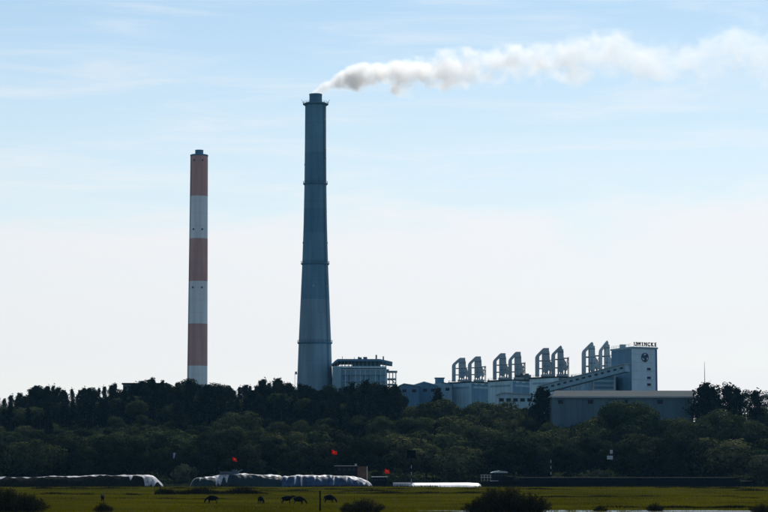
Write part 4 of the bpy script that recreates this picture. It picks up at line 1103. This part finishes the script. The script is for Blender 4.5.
zc = mth(t, 'MULTIPLY_ADD', fcurve([((p[0]-x_lo)/Lx, (p[1]-zmin)/(zmax-zmin)) for p in pp]), zmax-zmin, zmin)
rc = mth(t, 'MULTIPLY', fcurve([((p[0]-x_lo)/Lx, p[2]/rmax) for p in pp]), rmax)
dn = fcurve([(0,.75),(.04,1.0),(.10,.85),(.2,.52),(.33,.27),(.45,.19),(.58,.13),(.7,.085),(.82,.065),(1,.055)])
dzn = mth(t, 'SUBTRACT', sp.outputs[2], zc)
dist = mth(t, 'SQRT', mth(t, 'ADD', mth(t, 'MULTIPLY', dzn, dzn), mth(t, 'MULTIPLY', sp.outputs[1], sp.outputs[1])))
rel = mth(t, 'DIVIDE', dist, rc)
def vnoise(scale, det, dis):
    n = N(t, 'ShaderNodeTexNoise'); n.inputs['Scale'].default_value = scale; n.inputs['Detail'].default_value = det; n.inputs['Distortion'].default_value = dis
    n.inputs['Roughness'].default_value = .6
    t.links.new(tcn.outputs['Object'], n.inputs[0]); return n.outputs[0]
nb, nm = vnoise(.055, 3, .2), vnoise(.15, 4, .2)
val = mth(t, 'ADD', mth(t, 'SUBTRACT', .74, rel), mth(t, 'ADD', mth(t, 'MULTIPLY', mth(t, 'SUBTRACT', nb, .5), 3.0), mth(t, 'MULTIPLY', mth(t, 'SUBTRACT', nm, .5), 1.3)))
rmp = N(t, 'ShaderNodeMapRange'); rmp.interpolation_type = 'SMOOTHSTEP'; t.links.new(val, rmp.inputs[0])
rmp.inputs[1].default_value = 0.0; rmp.inputs[2].default_value = .60
fade = N(t, 'ShaderNodeMapRange'); t.links.new(rel, fade.inputs[0]); fade.inputs[1].default_value = 1.1; fade.inputs[2].default_value = .85
den = mth(t, 'MULTIPLY', mth(t, 'MULTIPLY', mth(t, 'MULTIPLY', rmp.outputs[0], dn), fade.outputs[0]), .42)
pvn = N(t, 'ShaderNodeVolumePrincipled'); pvn.inputs['Color'].default_value = (.98,.97,.955,1); pvn.inputs['Anisotropy'].default_value = .4
t.links.new(den, pvn.inputs['Density'])
mo = N(t, 'ShaderNodeOutputMaterial'); t.links.new(pvn.outputs[0], mo.inputs['Volume'])
sm_m.cycles.volume_step_rate = 1.0
smb = MB(); smb.add(V, Fq); so = smb.build('smoke_plume', sm_m, None, True); so.location = (sx0, DC, 0)
tag(so, 'long pale smoke plume drifting right from the tall grey chimney', 'smoke', kind='stuff')

# ------------------------------------------------------------------ haze
hm = bpy.data.materials.new('haze'); hm.use_nodes = True; t = hm.node_tree; t.nodes.clear()
hv = N(t, 'ShaderNodeVolumePrincipled'); hv.inputs['Color'].default_value = (.22,.58,1,1); hv.inputs['Density'].default_value = .000020; hv.inputs['Anisotropy'].default_value = .2
mo = N(t, 'ShaderNodeOutputMaterial'); t.links.new(hv.outputs[0], mo.inputs['Volume'])
hb_ = MB().box(-1420,1420,-80,2320,-4.6,290).build('haze', hm)
tag(hb_, 'thin blue distance haze over the whole scene', 'haze', kind='stuff')

# ------------------------------------------------------------------ labels: tell the members of small groups apart by their order
from collections import defaultdict
same = defaultdict(list)
for o in bpy.data.objects:
    if o.parent is None and 'label' in o: same[o['label']].append(o)
ORD = ['leftmost', 'second from left', 'third from left', 'fourth from left', 'fifth from left', 'sixth from left', 'seventh from left', 'eighth from left']
for lab, os_ in same.items():
    if 2 <= len(os_) <= 8:
        for i, o in enumerate(sorted(os_, key=lambda q: q.location.x/q.location.y)):
            o['label'] = lab + ', ' + (ORD[i] if i < len(os_)-1 else 'rightmost')
